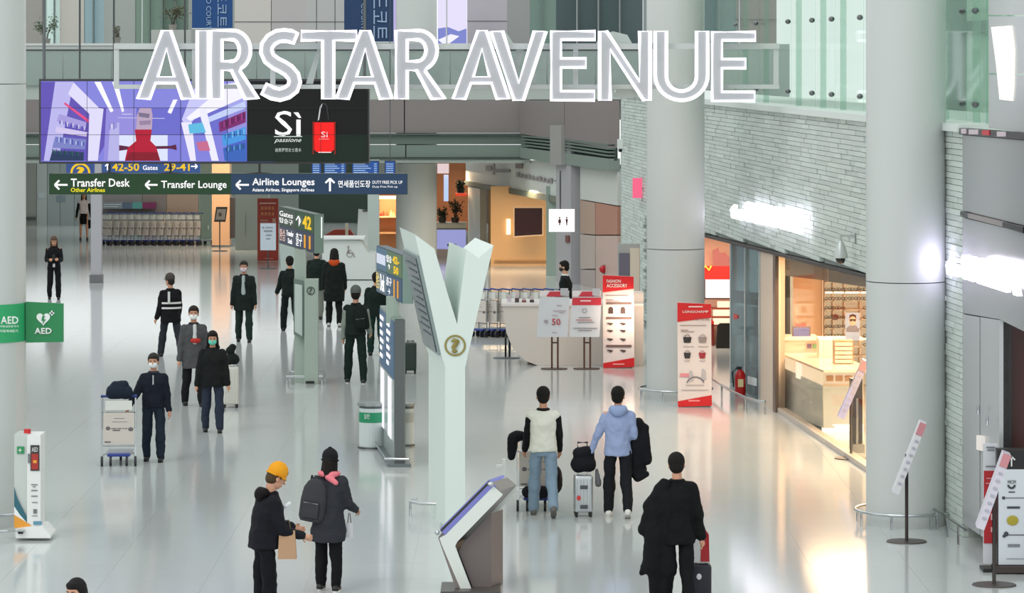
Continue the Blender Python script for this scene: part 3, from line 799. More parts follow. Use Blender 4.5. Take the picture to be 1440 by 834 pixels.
def easel(name, label, x0, y0, x1, y1, yb, m, skew=0, thick=.03, rows=(), frame=DGREY):
    d = D(yb); t = thing(name, label, 'sign', W((x0+x1)/2, yb, d)); cx = (x0+x1)/2
    poly('board', [(x0+skew, y0), (x1+skew, y0), (x1, y1), (x0, y1)], d-.05, thick, m, t)
    bm = B(); tube(bm, [W(cx, y1, d), W(cx, yb-1, d)], .018, 6); O('pole', bm, frame, t)
    bm = B(); p = G(cx, yb); rings(bm, [((p.x, p.y, 0), .24, .2), ((p.x, p.y, .015), .24, .2)], 20); O('base', bm, frame, t)
    return t, d
t, d = easel('notice_stand', 'small tilted notice on a thin pole in front of the peach column', 301, 291, 317, 312, 353, mat('4E4844', .4), 3)
poly('paper', [(305.5, 294), (318, 294), (316, 309), (303, 309)], d-.09, .005, mat('B8AEA4', .5), t)
bm = B(); bars(bm, [(308, 299, 312, 304)], d, .1); O('mark', bm, mat('6A605A', .5), t)
rb = thing('promotion_banner', 'rust red promotion banner standing left of the dark rear opening', 'banner', W(376, 367, 106))
rect('cloth', 362, 279, 391.5, 367, 106, .06, mat('A83C2C', .5), rb)
bm = B(); bars(bm, [(365, 285, 388, 286.5)], 106, .02); O('line', bm, mat('E0C0B4', .5), rb)
O('line', bars(B(), [(367+k*5, 290.5, 370.6+k*5, 295) for k in range(4)]+[(367+k*5, 298.5, 370.6+k*5, 303) for k in range(4)], 106, .02), mat('C87850', .5), rb)
bm = B(); bars(bm, [(366, 309, 377, 310.5), (366, 312, 379, 313), (383, 307, 388, 313), (372, 363, 384, 364)], 106, .02); O('line', bm, mat('C89080', .5), rb)
t, d = easel('notice_stand', 'pale blue white notice board on a stand before the rust red banner', 366, 314, 388, 352, 378, mat('C4D0DC', .5), 0)
bm = B(); bars(bm, [(369, 319, 371, 321), (373, 319.5, 384, 320.3), (371, 324, 383, 325.5), (374, 330, 382, 331), (374, 335, 380, 336)], d-.05, .02); O('line', bm, mat('7C8890', .5), t)
# white slanting board and dark opening furniture
wb = thing('white_board', 'white leaning board with small marks beside the rear white post', 'sign', W(515, 345, 103))
poly('board', [(504, 294), (520, 296), (518, 376), (500, 376)], 103, .1, mat('C8D0D0', .5), wb)
rect('mark', 510, 295, 517, 298, 103, .02, mat('5A5A60', .5), wb, .02)
wp_ = thing('rear_post', 'pale square post standing beside the lit shelf', 'post', W(525, 392, 100))
rect('post', 517, 225, 533, 390, 100, .35, mat('AEBAB6', .4), wp_)
dk = thing('help_desk', 'white angular desk front with a wheelchair symbol', 'desk', W(490, 393, D(394)))
dd = D(394)
poly('desk_front', [(453, 337), (507, 338), (517, 355), (528, 357), (528, 393), (453, 393)], dd, 1.1, mat('CDD3D0', .4), dk)
rect('desk_top', 450, 334.5, 512, 337, dd-.1, 1.3, mat('DCE0DE', .4), dk)
WC = mat('8A8080', .5)
O('wheelchair_symbol', ringmesh(491.5, 357.5, 3.6, 4.4, dd, .02, .004, 90, 360), WC, dk)
bm = B(); bars(bm, [(489, 348, 490.2, 356), (489, 355, 496, 356.2), (490, 351.5, 494, 352.4)], dd, .02); extr(bm, [W(x, y, dd-.02) for x, y in ((495.5, 355), (496.6, 355), (499, 361.5), (497.8, 361.8))], (0, .004, 0)); O('wheelchair_symbol', bm, WC, dk)
bm = B(); ell(bm, W(489.7, 347, dd-.02), (.025, .006, .025), 10, 6); O('wheelchair_symbol', bm, WC, dk)
bl = thing('barrier_panel', 'low pale rounded barrier panel behind the first gate pylon', 'barrier', W(406, 395, 100))
poly('panel', [(393, 341), (404, 341), (413, 348), (416, 356), (416, 398), (396, 398)], D(399), .3, mat('A8B4B0', .4), bl)
rb2 = thing('red_counter', 'low dull red counter front behind the first gate pylon', 'counter', W(480, 340, 108))
poly('front', [(456, 331), (470, 323), (492, 323), (500, 334), (500, 362), (456, 362)], 108, .5, mat('A04030', .5), rb2)
rect('upright', 485.5, 314, 489.5, 338, 106, .1, mat('A8B4AE', .4), rb2)
# lit shelf
ls = thing('lit_shelf', 'warm lit shop shelving beside the pale rear post', 'shelf', W(545, 340, 105))
rect('back', 531, 272, 558, 368.5, 105.6, .1, mat('D8905C', .5), ls)
for y in (278, 304, 327): rect('shelf', 531, y, 558, y+2, 105.0, .6, mat('E8B888', .4), ls)
rect('light_strip_or_glare', 533, 276, 557, 278, 105.1, .3, em('FFD8A8', 4), ls)
for k, (x, c) in enumerate(((535, 'A02018'), (539, '7A2C20'), (544, 'B84830'), (550, 'E8C088'), (554, 'C8A070'))):
    h = (5, 7, 6, 9, 7)[k]
    t = thing('shelf_bag', {0: 'dark red small bag at the shelf end by the post', 1: 'brown red small bag next to the dark red one', 2: 'orange red small bag in the middle of the lit shelf', 3: 'bright cream bag glowing on the lit shelf', 4: 'tan bag at the shelf end by the round column'}[k], 'bag', W(x, 304, 105.1), 0, 'bags on the lit shelf')
    pf = [(x-2, 304), (x-1.4, 304-h*.6), (x+1.4, 304-h*.6), (x+2, 304)]
    poly('body', pf, 105.1, .2, mat(c, .5), t); bm = B(); tube(bm, [W(x-1, 304-h*.6, 105.15), W(x, 304-h, 105.15), W(x+1, 304-h*.6, 105.15)], .012, 5); O('strap', bm, mat(c, .5), t)
area('warm_shelf', tuple(W(545, 285, 104.6)), (60, 0, 0), .6, .3, 25, (1, .7, .4))
# cafe behind the round column px 615..656
cf = thing('cafe_front', 'narrow cafe front with orange lit back wall and lilac counter panel', 'shop', W(636, 380, 108))
rect('back_wall', 612, 225, 658, 325, 112, .2, mat('A86A40', .5), cf)
rect('light_box_or_glare', 615, 230.5, 631, 244, 109, .3, em('F0D8D8', .9), cf)
rect('light_strip_or_glare', 624, 246, 630.5, 283, 110, .1, em('B8D0F4', 1.0), cf)
rect('counter_panel', 614.5, 323, 655, 350, 108, .3, em('ACB0EC', .75), cf)
rect('counter_top', 613, 313, 656, 321, 107.9, .6, mat('C4CCC8', .4), cf); rect('counter_line', 614, 321, 656, 323, 107.95, .4, mat('7A8084', .4), cf)
rect('counter_base', 613, 350.5, 656, 366, 108, .4, mat('BCB8BC', .4), cf)
rect('mark', 629, 343, 642, 346.5, 108, .01, mat('6C6C98', .4), cf, .01)
rect('shelf', 640, 272, 656, 275.5, 109.5, .4, em('E84830', .9), cf)
area('warm_cafe', tuple(W(636, 240, 110)), (0, 0, 0), .6, .5, 40, (1, .65, .35))
def bush(name, lab, cat, px, py, w_, h_, d, seed, c='20301C', stem='4A3A28', pot=None):
    """small leafy plant: branching stems and separate leaves"""
    rr_ = random.Random(seed); base = W(px, py, d); k = d/F
    t = thing(name, lab, cat, base)
    if pot:
        bm = B(); rings(bm, [((base.x, d, base.z), .1, .1), ((base.x, d, base.z+.16), .13, .13)], 14); O('pot', bm, mat(pot, .5), t)
    bm = B(); tips = []
    for q in range(7):
        a = rr_.uniform(-1, 1); e = Vector((base.x+a*w_*k*.42, d+rr_.uniform(-.15, .15), base.z+h_*k*rr_.uniform(.55, .95)))
        m_ = Vector((base.x+a*w_*k*.12, d, base.z+h_*k*.4)); tube(bm, [base, m_, e], [.014, .01, .005], 5); tips += [e, (m_+e)/2, e*.8+m_*.2]
    O('stem', bm, mat(stem, .7), t)
    bm = B()
    for q in range(190):
        e = tips[q % len(tips)]+Vector((rr_.gauss(0, w_*k*.13), rr_.gauss(0, .08), rr_.gauss(0, h_*k*.10)))
        u = Vector((rr_.uniform(-1, 1), rr_.uniform(-1, 1), rr_.uniform(-.6, 1))).normalized(); v = u.cross(Vector((rr_.uniform(-1, 1), .3, rr_.uniform(-1, 1)))).normalized(); L = .055
        pts = [e-u*L, e-v*L*.4, e+u*L, e+v*L*.4]; n_ = u.cross(v)*.01
        a_ = [bm.verts.new(p) for p in pts]; b_ = bm.verts.new(e+n_)
        for i in range(4): bm.faces.new((a_[i], a_[(i+1) % 4], b_))
    O('foliage', bm, mat(c, .6), t, kind='stuff', doctor=False)
    return t
bush('potted_plant', 'dark leafy plant on the cafe counter beside the round column', 'plant', 622, 313, 14, 20, 107.8, 1, pot='2C2C2C')
bush('potted_plant', 'taller dark plant in the middle of the cafe counter', 'plant', 640, 313, 18, 34, 107.7, 2, pot='2A2622')
bush('potted_plant', 'dark plant standing on the red shelf of the cafe', 'plant', 648, 271.5, 12, 18, 109.3, 3, pot='24221E')
bush('potted_plant', 'sparse potted tree on the upper floor above the video wall corner', 'plant', 65, 62, 30, 38, 103, 4, '5A6A54', pot='8A8680')
bush('potted_plant', 'single thin plant sprig on the upper floor left of the lit A', 'plant', 164, 60, 7, 22, 103, 5, '6A6A5C', pot='8A8680')
bush('potted_plant', 'bushy olive plant on the upper floor beside the blue banner', 'plant', 243, 42, 42, 36, 108, 6, '5E5E44', pot='8A8680')
bm = B(); box(bm, -19, 8, 102.45, 103.25, 4.91, W(0, 62, 103).z-.0); 
O('planter_ledge', bm, mat('A0A8A4', .5), None); props(bpy.data.objects['planter_ledge'], 'long low pale planter ledge along the upper glass balustrade', 'ledge')
bm = B(); a_ = W(214, 42, 108); b_ = W(270, 42, 108); box(bm, a_.x, b_.x, 107.7, 108.3, 4.92, a_.z); O('planter_box', bm, mat('B4B8B4', .5), None); props(bpy.data.objects['planter_box'], 'pale tall planter box holding the bushy olive plant', 'planter')

# amber lit room behind the slanted wall px 675..782
am = thing('wall_amber_room', None, None, W(730, 415, 96)); struct(am)
def amp(pts, c, d, th=.2, name='wall_panel', m=None): return poly(name, pts, d, th, m or mat(c, .45), am)
poly('door_leaf', [(675, 264), (693, 267), (693, 392), (675, 388)], 's', .1, mat('A8782C', .4), am, -.25)
amp([(690, 262), (790, 262), (790, 410), (690, 400)], 'E8B47C', 104, .2)
amp([(695, 366), (775, 366), (775, 368), (695, 368)], 'B08050', 103.9, .05, 'rail')
amp([(712, 308), (718, 308), (718, 330), (712, 330)], 'FFE0A8', 103.9, .05, 'light_strip_or_glare', em('FFE4B4', 2.0))
amp([(768, 262), (782, 262), (782, 405), (768, 402)], '8A9A90', 99, .15)
tv = thing('wall_television', 'dark television mounted on the amber lit wall', 'television', W(742, 332, 103))
poly('frame', [(722, 291), (764, 291), (764, 331), (722, 334)], 103, .12, mat('C8A888', .4), tv)
poly('screen', [(723.5, 292.5), (762.5, 292.5), (762.5, 329.5), (723.5, 332)], 103, .02, mat('2A1414', .15), tv, .01)
for i, x in enumerate((721, 733)):
    t = thing('wall_poster', ('narrow mauve poster on the amber wall' if i == 0 else 'second narrow mauve poster nearer the man in a dark suit'), 'poster', W(x, 405, 103), 0)
    rect('sheet', x-3, 383, x+3, 402, 103, .03, mat('8A6C88', .4), t); rect('edge', x-3.4, 382.4, x+3.4, 383.2, 103, .04, mat('B89C90', .4), t, .01)
area('amber_room', tuple(W(735, 268, 101)), (0, 0, 0), 2.2, 1, 120, (1, .74, .42))
# lit toilet sign
tl = thing('toilet_sign', 'white glowing square sign with man and woman figures', 'sign', W(790, 326, 92))
rect('light_box_or_glare', 772, 294.5, 808, 326, 92, .16, em('FFFAF6', 1.6), tl)
bm = B(); tube(bm, [W(788, 295, 92.1), W(788, 240, 92.1)], .02, 6); O('hanger', bm, DGREY, tl)
FG = mat('4A2020', .5)
for cx, sk in ((787, 1), (797, 0)):
    bm = B(); ell(bm, W(cx, 306.2, 91.97), (.022, .008, .026), 10, 6)
    w_ = 1.5 if sk else 1.9; extr(bm, [W(x, y, 91.98) for x, y in ((cx-w_, 308), (cx+w_, 308), (cx+(2.3 if sk else 1.0), 313.5), (cx-(2.3 if sk else 1.0), 313.5))], (0, .01, 0))
    extr(bm, [W(x, y, 91.98) for x, y in ((cx-.9, 313), (cx+.9, 313), (cx+.8, 317), (cx-.8, 317))], (0, .01, 0)); O('figure_symbol', bm, FG, tl)

# ================================================================== luggage trolleys
def trolley(lab, loc, rz, group=None, ad=True, blue='2A3C8C', name='luggage_trolley'):
    """trolley facing -Y (advert to the viewer), 0.56 wide"""
    t = thing(name, lab, 'trolley', loc, rz, group); w_ = .25
    bm = B()
    for s in (-1, 1): tube(bm, [(s*w_, -.02, .10), (s*w_, -.0, .55), (s*w_, .03, 1.02)], .014, 6)
    tube(bm, [(-w_, -.0, .30), (w_, -.0, .30)], .010, 6); tube(bm, [(-w_, 0, .80), (w_, 0, .80)], .010, 6)
    for s in (-1, 1): tube(bm, [(s*w_, .02, .15), (s*w_*.8, .5, .13), (s*w_*.6, .85, .12)], .014, 6)
    tube(bm, [(-w_*.6, .85, .12), (w_*.6, .85, .12)], .014, 6)
    O('frame', bm, STEEL, t, False, True)
    bm = B(); tube(bm, [(-w_-.02, .06, 1.04), (w_+.02, .06, 1.04)], .022, 8); O('handle', bm, mat(blue, .4), t, False, True)
    bm = B(); box(bm, -.2, .2, -.03, -.015, .84, .98); h = O('basket_panel', bm, mat('D8DAD4', .4), t, False)
    bm = B(); box(bm, -.23, .23, -.025, -.01, .33, .80); p = O('advert_panel', bm, mat('CCC4BC', .4), t, False)
    bm = B()
    ell(bm, (-.16, -.027, .565), (.035, .004, .03), 12, 6); ell(bm, (.18, -.027, .55), (.04, .004, .032), 12, 6)
    for a_, c_ in ((-.115, -.03), (-.02, .045), (.06, .085), (.095, .13)): box(bm, a_, c_, -.028, -.026, .555, .568)
    box(bm, -.09, .02, -.028, -.026, .525, .545); box(bm, -.07, .09, -.028, -.026, .71, .716); box(bm, -.1, .13, -.028, -.026, .66, .665); box(bm, -.21, -.12, -.028, -.026, .35, .37)
    O('advert_print', bm, mat('6A6468', .5), t, False)
    bm = B(); box(bm, -.17, .17, -.05, .10, .14, .185); bev(bm, .012); O('bumper', bm, mat(blue, .4), t, False)
    bm = B(); box(bm, -.19, .19, .06, .8, .15, .165); O('tray', bm, mat('9A9EA0', .35, .6), t, False)
    for x, y, r_ in ((-.25, -.04, .075), (.25, -.04, .075), (-.12, -.03, .07), (.12, -.03, .07), (0, .78, .06)):
        bm = B(); M = Matrix.Translation((x, y, r_)) @ Matrix.Rotation(PI/2, 4, 'Y'); bmesh.ops.create_cone(bm, cap_ends=True, segments=14, radius1=r_, radius2=r_, depth=.035, matrix=M); O('wheel', bm, mat('2A2A30', .5), t, False)
    return t
# parked row on the far left, thirteen trolleys nested along x
order_words = ['end trolley beside the thin grey post', 'second trolley from the thin grey post', 'third trolley from the thin grey post', 'fourth trolley from the thin grey post', 'fifth trolley from the thin grey post', 'sixth trolley from the thin grey post', 'middle trolley of the long parked row', 'sixth trolley from the door leaf', 'fifth trolley from the door leaf', 'fourth trolley from the door leaf', 'third trolley from the door leaf', 'second trolley from the door leaf', 'end trolley beside the pale door leaf']
first = None
def park(src, loc, rz, lab, grp):
    c = copy_tree(src); c.location = loc; c.rotation_euler = (0, 0, rz); c['label'] = lab; c['group'] = grp; return c
for k in range(13):
    p = G(150+k*10.4, 345)
    lab = 'grey silver '+order_words[k]
    if first is None: first = trolley(lab, p, R(-40), 'trolleys parked in the far row')
    else:
        bpy.context.view_layer.update() if k == 1 else None
        park(first, p, R(-40), lab, 'trolleys parked in the far row')
lw2 = ['nearest the white Y pylon', 'second from the white Y pylon', 'third from the white Y pylon', 'fourth from the white Y pylon', 'fifth, at the curved counter tip', 'sixth, half behind the counter', 'seventh, behind the two price easels', 'last, by the man in the dark suit']
f2 = None
for k in range(8):
    p = G(672+k*15, 474); lab = 'blue handled trolley '+lw2[k]
    if k == 0: f2 = trolley(lab, p, R(-35), 'trolleys parked behind the counter', blue='34488C')
    else:
        bpy.context.view_layer.update() if k == 1 else None
        park(f2, p, R(-35), lab, 'trolleys parked behind the counter')

# ================================================================== counter, easels, banners in the middle
cd = 70.6
ct = thing('reception_counter', 'long white boat shaped counter behind the two price easels', 'counter', W(805, 515, cd))
bm = B()
prof = [(707, 429), (712, 468), (722, 492), (738, 507), (756, 514), (905, 514), (905, 430)]
extr(bm, [PP(x, y, cd) for x, y in prof], (-.0, 1.3, 0)); O('body', bm, mat('D8D0C8', .35), ct)
rect('worktop', 705, 427, 905, 430.5, cd-.04, 1.4, mat('E4DEDA', .3), ct)
rect('raised_block', 889, 412, 905, 429.5, cd+.2, .6, mat('E6D8CC', .4), ct)
rect('plinth', 742, 513, 905, 516, cd+.15, 1.0, mat('8A7264', .5), ct)
for i, (x, c, h, n_) in enumerate(((716, 'C8C4D0', 12, 'pale lilac leaflet holder'), (727, '4A3838', 15, 'dark brown leaflet holder'), (737, '7C4C48', 9, 'low red brown leaflet tray'), (748, '3C3434', 10, 'black leaflet tray beside the easel'))):
    t = thing('leaflet_holder', n_+' on the curved counter top', 'holder', W(x, 427, cd+.3), 0, 'leaflet holders')
    rect('tray', x-3, 427-h*.5, x+3, 427, cd+.3, .2, mat(c, .4), t); rect('leaflets', x-2.3, 427-h, x+2.3, 427-h*.4, cd+.35, .05, mat('C8B8BC', .5), t)
# barrier post pair at the counter tip
t = thing('queue_barrier', 'low black two legged stand at the curved counter tip', 'stand', G(716, 504))
pd = D(504)
for x in (711, 716.5):
    bm = B(); tube(bm, [W(x, 474, pd), G(x, 503)], .02, 6); O('leg', bm, BLACK, t)
bm = B(); p = G(712, 504); rings(bm, [((p.x, p.y, 0), .28, .2), ((p.x, p.y, .02), .26, .18)], 18); O('base', bm, DGREY, t)
area('counter_glow', tuple(W(890, 440, 69.6)), (80, 0, 30), .8, .4, 12, (1, .7, .5))

def price_easel(lab, x0, x1, skl, rows, red_top):
    d = 69.8; t = thing('price_easel', lab, 'sign', W((x0+x1)/2, 519, d))
    poly('board', [(x0+skl, 418), (x1+1, 418), (x1-2, 474), (x0, 474)], d-.1, .03, mat('D4D6DA', .4), t)
    poly('header', [(x0+skl+.5, 409), (x1+.5, 409), (x1, 417.3), (x0+skl, 417.3)], d-.05, .03, mat('E8E0E0', .4), t)
    poly('header_print', [(x0+skl+14, 410), (x1-10, 410), (x1-9.5, 417), (x0+skl+9, 417)], d-.05, .01, mat('C83848', .4), t, .012)
    rect('ticket', x1-12, 405.5, x1-1, 415.5, d-.12, .02, mat('B8B8BC', .5), t)
    if red_top: poly('band', [(x0+skl+.5, 418.6), (x1+.6, 418.6), (x1+.2, 429), (x0+skl, 429)], d-.1, .01, mat('CC3440', .4), t, .012)
    for dx in (-4.2, 4.2):
        cx = (x0+x1)/2+3
        bm = B(); tube(bm, [W(cx+dx, 474, d), W(cx+dx, 519, d)], .018, 6); O('leg', bm, mat('5A3828', .4), t)
    rect('crossbar', (x0+x1)/2-1, 481, (x0+x1)/2+7, 483, d, .03, mat('4A3028', .4), t)
    bm = B(); p = G((x0+x1)/2+2, 519); rings(bm, [((p.x, d, 0), .26, .16), ((p.x, d, .02), .26, .16)], 20); O('base', bm, mat('4A3A34', .4), t)
    return t, d
t, d = price_easel('white price easel with a red number fifty nearest the counter tip', 754.5, 800, 4.5, 0, False)
text('lettering', '50', 776, 448, 788, 457, d-.1, mat('B83848', .4), t, .02, bold=.01); text('lettering', 'up', 765, 450, 770.5, 456, d-.1, mat('8A6A70', .4), t, .02)
bm = B(); bars(bm, [(783, 429, 790, 430), (778, 436.5, 796, 437.5), (786, 439, 793, 440), (776, 443, 784, 444), (776, 467, 783, 468)], d-.1, .02); O('line', bm, mat('B8A4A8', .5), t)
t2, d = price_easel('white notice easel with red band beside the tall red pricing banner', 800.5, 845, 4.0, 0, True)
O('line', bars(B(), [(816, 422, 831, 424)], d-.1, .02), mat('F0C8CC', .4), t2)
O('emblem', ringmesh(822, 437, 2.6, 3.6, d-.1, .02), mat('9A9A9C', .5), t2)
bm = B(); bars(bm, [(814, 446, 830, 447.2), (812, 452.5, 836, 453.5), (806, 461, 840, 462), (813, 464, 832, 465)], d-.1, .02); O('line', bm, mat('8C8488', .5), t2)
bm = B(); bars(bm, [(810, 449.3, 833, 450.5)], d-.1, .02); O('line', bm, mat('C07880', .5), t2)

def roll_banner(lab, x0, y0, x1, y1, d, head, kinds):
    t = thing('pricing_banner', lab, 'banner', W((x0+x1)/2, y1, d)); w_ = x1-x0; h_ = y1-y0
    poly('panel', [(x0, y0), (x1-1, y0+2), (x1, y1-2), (x0+1, y1)], d, .05, mat('DCD2D0', .4), t)
    poly('header', [(x0, y0), (x1-1, y0+2), (x1-1, y0+.145*h_), (x0, y0+.185*h_)], d, .01, RED, t, .014)
    poly('footer', [(x0+.5, y1-.055*h_), (x1, y1-.115*h_), (x1, y1-2), (x0+1, y1-.4)], d, .01, RED, t, .014)
    O('line', bars(B(), [(x0+4, y0+.215*h_, x1-8, y0+.222*h_), (x0+5, y0+.26*h_, x0+15, y0+.268*h_), (x0+5, y0+.275*h_, x0+24, y0+.282*h_)], d, .016), mat('9A8C8E', .5), t)
    p = G((x0+x1)/2, y1); bm = B(); box(bm, p.x-.28, p.x+.28, d+.02, d+.2, 0, .06); O('foot', bm, mat('8A8A8C', .4), t)
    return t
t = roll_banner('tall white and red pricing banner with small bags and jackets by the counter', 847.5, 387, 892, 518, 70, 0, 0)
text('lettering', 'FASHION', 853, 393, 873, 397.5, 70, WHITE, t, .03, bold=.01); text('lettering', 'ACCESSORY', 853, 399, 882, 404, 70, WHITE, t, .03, bold=.01)
for y in (425, 445.5, 485): rect('section_bar', 852.5, y, 888, y+3.3, 70, .005, mat('6A5450', .5), t, .016)
DB = mat('3A2420', .5)
for cx in (859, 876):
    poly('jacket_print', [(cx-3.5, 441), (cx-3.2, 434), (cx-1.4, 431.5), (cx+1.4, 431.5), (cx+3.2, 434), (cx+3.5, 441)], 70, .005, DB, t, .016)
k = 0
for y in (455, 465, 477, 493):
    for cx in (858, 876):
        k += 1
        poly('glasses_print', [(cx-4, y-1.5), (cx+1, y-1), (cx+4, y-.5), (cx+4, y+.5), (cx+2, y+2), (cx-1, y+2.2), (cx-2, y+.5), (cx-4, y+.5)], 70, .005, mat('4E3E3C', .5), t, .016)
O('line', bars(B(), [(862, 511, 878, 513)], 70, .03), mat('E89090', .5), t)
t = roll_banner('slim white banner with red ends and bag pictures before the round column', 952.5, 425.5, 1001, 572.5, 62.3, 0, 0)
O('line', bars(B(), [(968, 430.4, 988, 432)], 62.3, .03), mat('F0D0D0', .5), t); text('lettering', 'LONGCHAMP', 960, 436.5, 996, 439.8, 62.3, WHITE, t, .03)
text('lettering', 'UP TO 50%', 978, 447, 998, 450.5, 62.3, mat('7A5A5C', .5), t, .03)
for cx, cy, c, s_ in ((966.5, 478, '26242C', 6), (988, 478, '8C8280', 6), (966.5, 500, '2A2830', 5), (987.5, 500, '9C2834', 5)):
    poly('bag_print', [(cx-s_, cy-4), (cx+s_, cy-4), (cx+s_-1.4, cy+4), (cx-s_+1.4, cy+4)], 62.3, .005, mat(c, .5), t, .016)
    O('bag_print', ringmesh(cx, cy-4, s_*.5, s_*.62, 62.3, .018, .004, 0, 180, 12), mat(c, .5), t)
O('strap_print', ringmesh(978, 543, 12, 13.6, 62.3, .018, .004, 20, 160, 16), mat('6A6670', .5), t)
rect('label_print', 956.5, 525, 969, 530, 62.3, .005, mat('D88A94', .5), t, .016)
for a in ((968, 520, 974, 536), (986, 518, 992, 534)): poly('strap_print', [(a[0], a[3]), (a[0]+2, a[1]), (a[2], a[1]+3), (a[2]+1, a[3])], 62.3, .005, mat('B4B0B4', .5), t, .016)
O('line', bars(B(), [(960, 487, 976, 488), (982, 487, 996, 488), (962, 507, 970, 508), (984, 507, 992, 508), (964, 541, 990, 542), (958, 548, 996, 549)], 62.3, .016), mat('B0A6A8', .5), t)
O('line', bars(B(), [(968, 562.5, 984, 564.5)], 62.3, .02), mat('E89090', .5), t)
# kiosk totem beside column px 869..900
t = thing('slim_totem', 'pale slim totem with dark screen between red alarm lamp and stone strip', 'totem', W(884, 420, 80))
rect('body', 869, 343, 900, 462, 80, .3, mat('A8AAA8', .4), t); rect('side', 886, 349, 899.5, 462, 79.95, .05, mat('D8CCBC', .4), t)
rect('screen', 870.5, 356, 885, 388, 79.97, .02, mat('6A6878', .2), t)
t = thing('alarm_lamp', 'round red alarm lamp on the wall above the pricing banner', 'lamp', PP(856, 379, 's', .4))
bm = B(); ell(bm, PP(856, 378.5, 's', .15), (.10, .06, .10), 18, 12); O('lens', bm, mat('B01020', .3), t, smooth=True)
bm = B(); ell(bm, PP(856, 378.5, 's', .1), (.13, .03, .13), 18, 12); O('bezel', bm, mat('8A6A64', .4), t, smooth=True)

# ================================================================== right hand shops (behind the stone wall, under it)
def rroom(name, px0, px1, z0, z1, back, m, th=.1, par=None):
    bm = B(); wprism(bm, [(px0, z0), (px1, z0), (px1, z1), (px0, z1)], -back, th); return O(name, bm, m, par)
shop = thing('wall_shop_interior', None, None, wallpt(1150, 0, -3)); struct(shop)
rroom('back_wall', 880, 1360, 0, 3.3, 4.4, mat('F0CDA8', .5), .1, shop)
rroom('ceiling_panel', 930, 1345, 3.0, 3.1, .4, mat('B8AAA0', .5), 4.2, shop)
# opening red shop px 990..1033 : signage plane set back, at d=75
q = 75.5
rs = thing('red_boutique_display', 'glowing red topped boutique display behind the slim banner', 'display', W(1010, 530, q))
rect('back_wall', 960, 332, 1036, 545, q+.6, .1, mat('D8A890', .5), rs)
rect('header_glow', 975, 375, 1031, 393, q, .3, em('F82418', 1.0), rs)
poly('header_neon', [(1003, 352), (1010, 348), (1012, 356), (1020, 355), (1029, 366), (1029, 375), (1003, 375)], q+.2, .05, em('F08070', .8), rs)
O('script_neon', tube(B(), [W(x, y, q-.05) for x, y in ((976, 378), (982, 372), (988, 380), (992, 374), (997, 380), (1000, 374))], .02, 6), em('FFD040', 2), rs)
rect('light_box_or_glare', 992, 394, 1031, 419, q, .2, em('FFF4E8', 1.6), rs)
rect('light_box_frame', 990, 393, 992, 421, q-.02, .2, mat('4A2A20', .4), rs); rect('light_box_frame', 990, 419, 1031, 421, q-.02, .2, mat('4A2A20', .4), rs)
for i, y in enumerate((424, 436, 448)):
    rect('shelf_glow', 1003 if i else 1009, y, 1031, y+9, q+.1, .1, em('FFE4C0', 1.35), rs); rect('shelf', 1001, y+9, 1031, y+11, q-.05, .3, mat('8A3C2C', .4), rs)
rect('red_cabinet', 985, 455, 1004, 520, q-.1, .5, mat('6E1410', .4), rs)
rect('red_cabinet_top', 985, 452, 1004, 456, q-.12, .55, mat('C82014', .4), rs)
rect('plinth', 985, 520, 1031, 532, q-.1, .5, mat('3A1A14', .4), rs)
bc = thing('black_chair_back', 'tall black upholstered display stool inside the red boutique', 'stool', W(1014, 526, q-.8))
poly('back', [(1009, 458), (1013, 455), (1026, 455), (1029, 460), (1029, 500), (1007, 500)], q-.8, .15, mat('0C0A0A', .6), bc)
poly('seat', [(1007, 496), (1029, 496), (1031, 503), (1006, 503)], q-1.0, .5, mat('100C0C', .6), bc)
for x in (1008, 1027):
    for dy in (0, .4): bm = B(); tube(bm, [W(x, 503, q-.95+dy), W(x, 532-dy*3, q-.95+dy)], .025, 6); O('leg', bm, mat('0A0808', .4), bc)
area('boutique_light', tuple(W(1008, 345, q-.9)), (10, 0, 0), 1.5, .8, 60, (1, .78, .55))
# glass corner px 1031..1072 with notices
gc = thing('shop_corner_glass', 'grey glass corner bay with notices beside the red boutique', 'window', wallpt(1052, 0))
GC = glass('B4C4C8', .3, .28, '9AA6AA')
poly('pane', [(1031, 343), (1072, 352), (1072, 578), (1031, 560)], 'r', .03, GC, gc, .05)
for x, y0_, y1_ in ((1030.5, 342, 560), (1051, 347, 569), (1071, 351, 578)): poly('mullion', [(x, y0_), (x+1.4, y0_), (x+1.4, y1_), (x, y1_)], 'r', .08, mat('B8C4C6', .3, .5), gc, .06)
poly('pane_band', [(1032, 408), (1070, 412), (1070, 430), (1032, 425)], 'r', .01, mat('B49A98', .5), gc, .02)
poly('notice_band', [(1032, 430), (1070, 432), (1070, 474), (1032, 470)], 'r', .01, mat('C4CCCC', .5), gc, .03)
poly('notice_band', [(1032, 512), (1070, 516), (1070, 521), (1032, 517)], 'r', .01, mat('B8C0C0', .5), gc, .03)
poly('red_mark', [(1036, 441), (1042, 443), (1042, 448), (1036, 449)], 'r', .02, RED, gc, .06)
poly('notice', [(1056, 529), (1068, 532), (1068, 543), (1056, 540)], 'r', .01, mat('E4ECEC', .5), gc, .06)
poly('backing', [(1031, 343), (1072, 352), (1072, 578), (1031, 560)], 'r', .05, mat('7C868A', .5), gc, -.5)
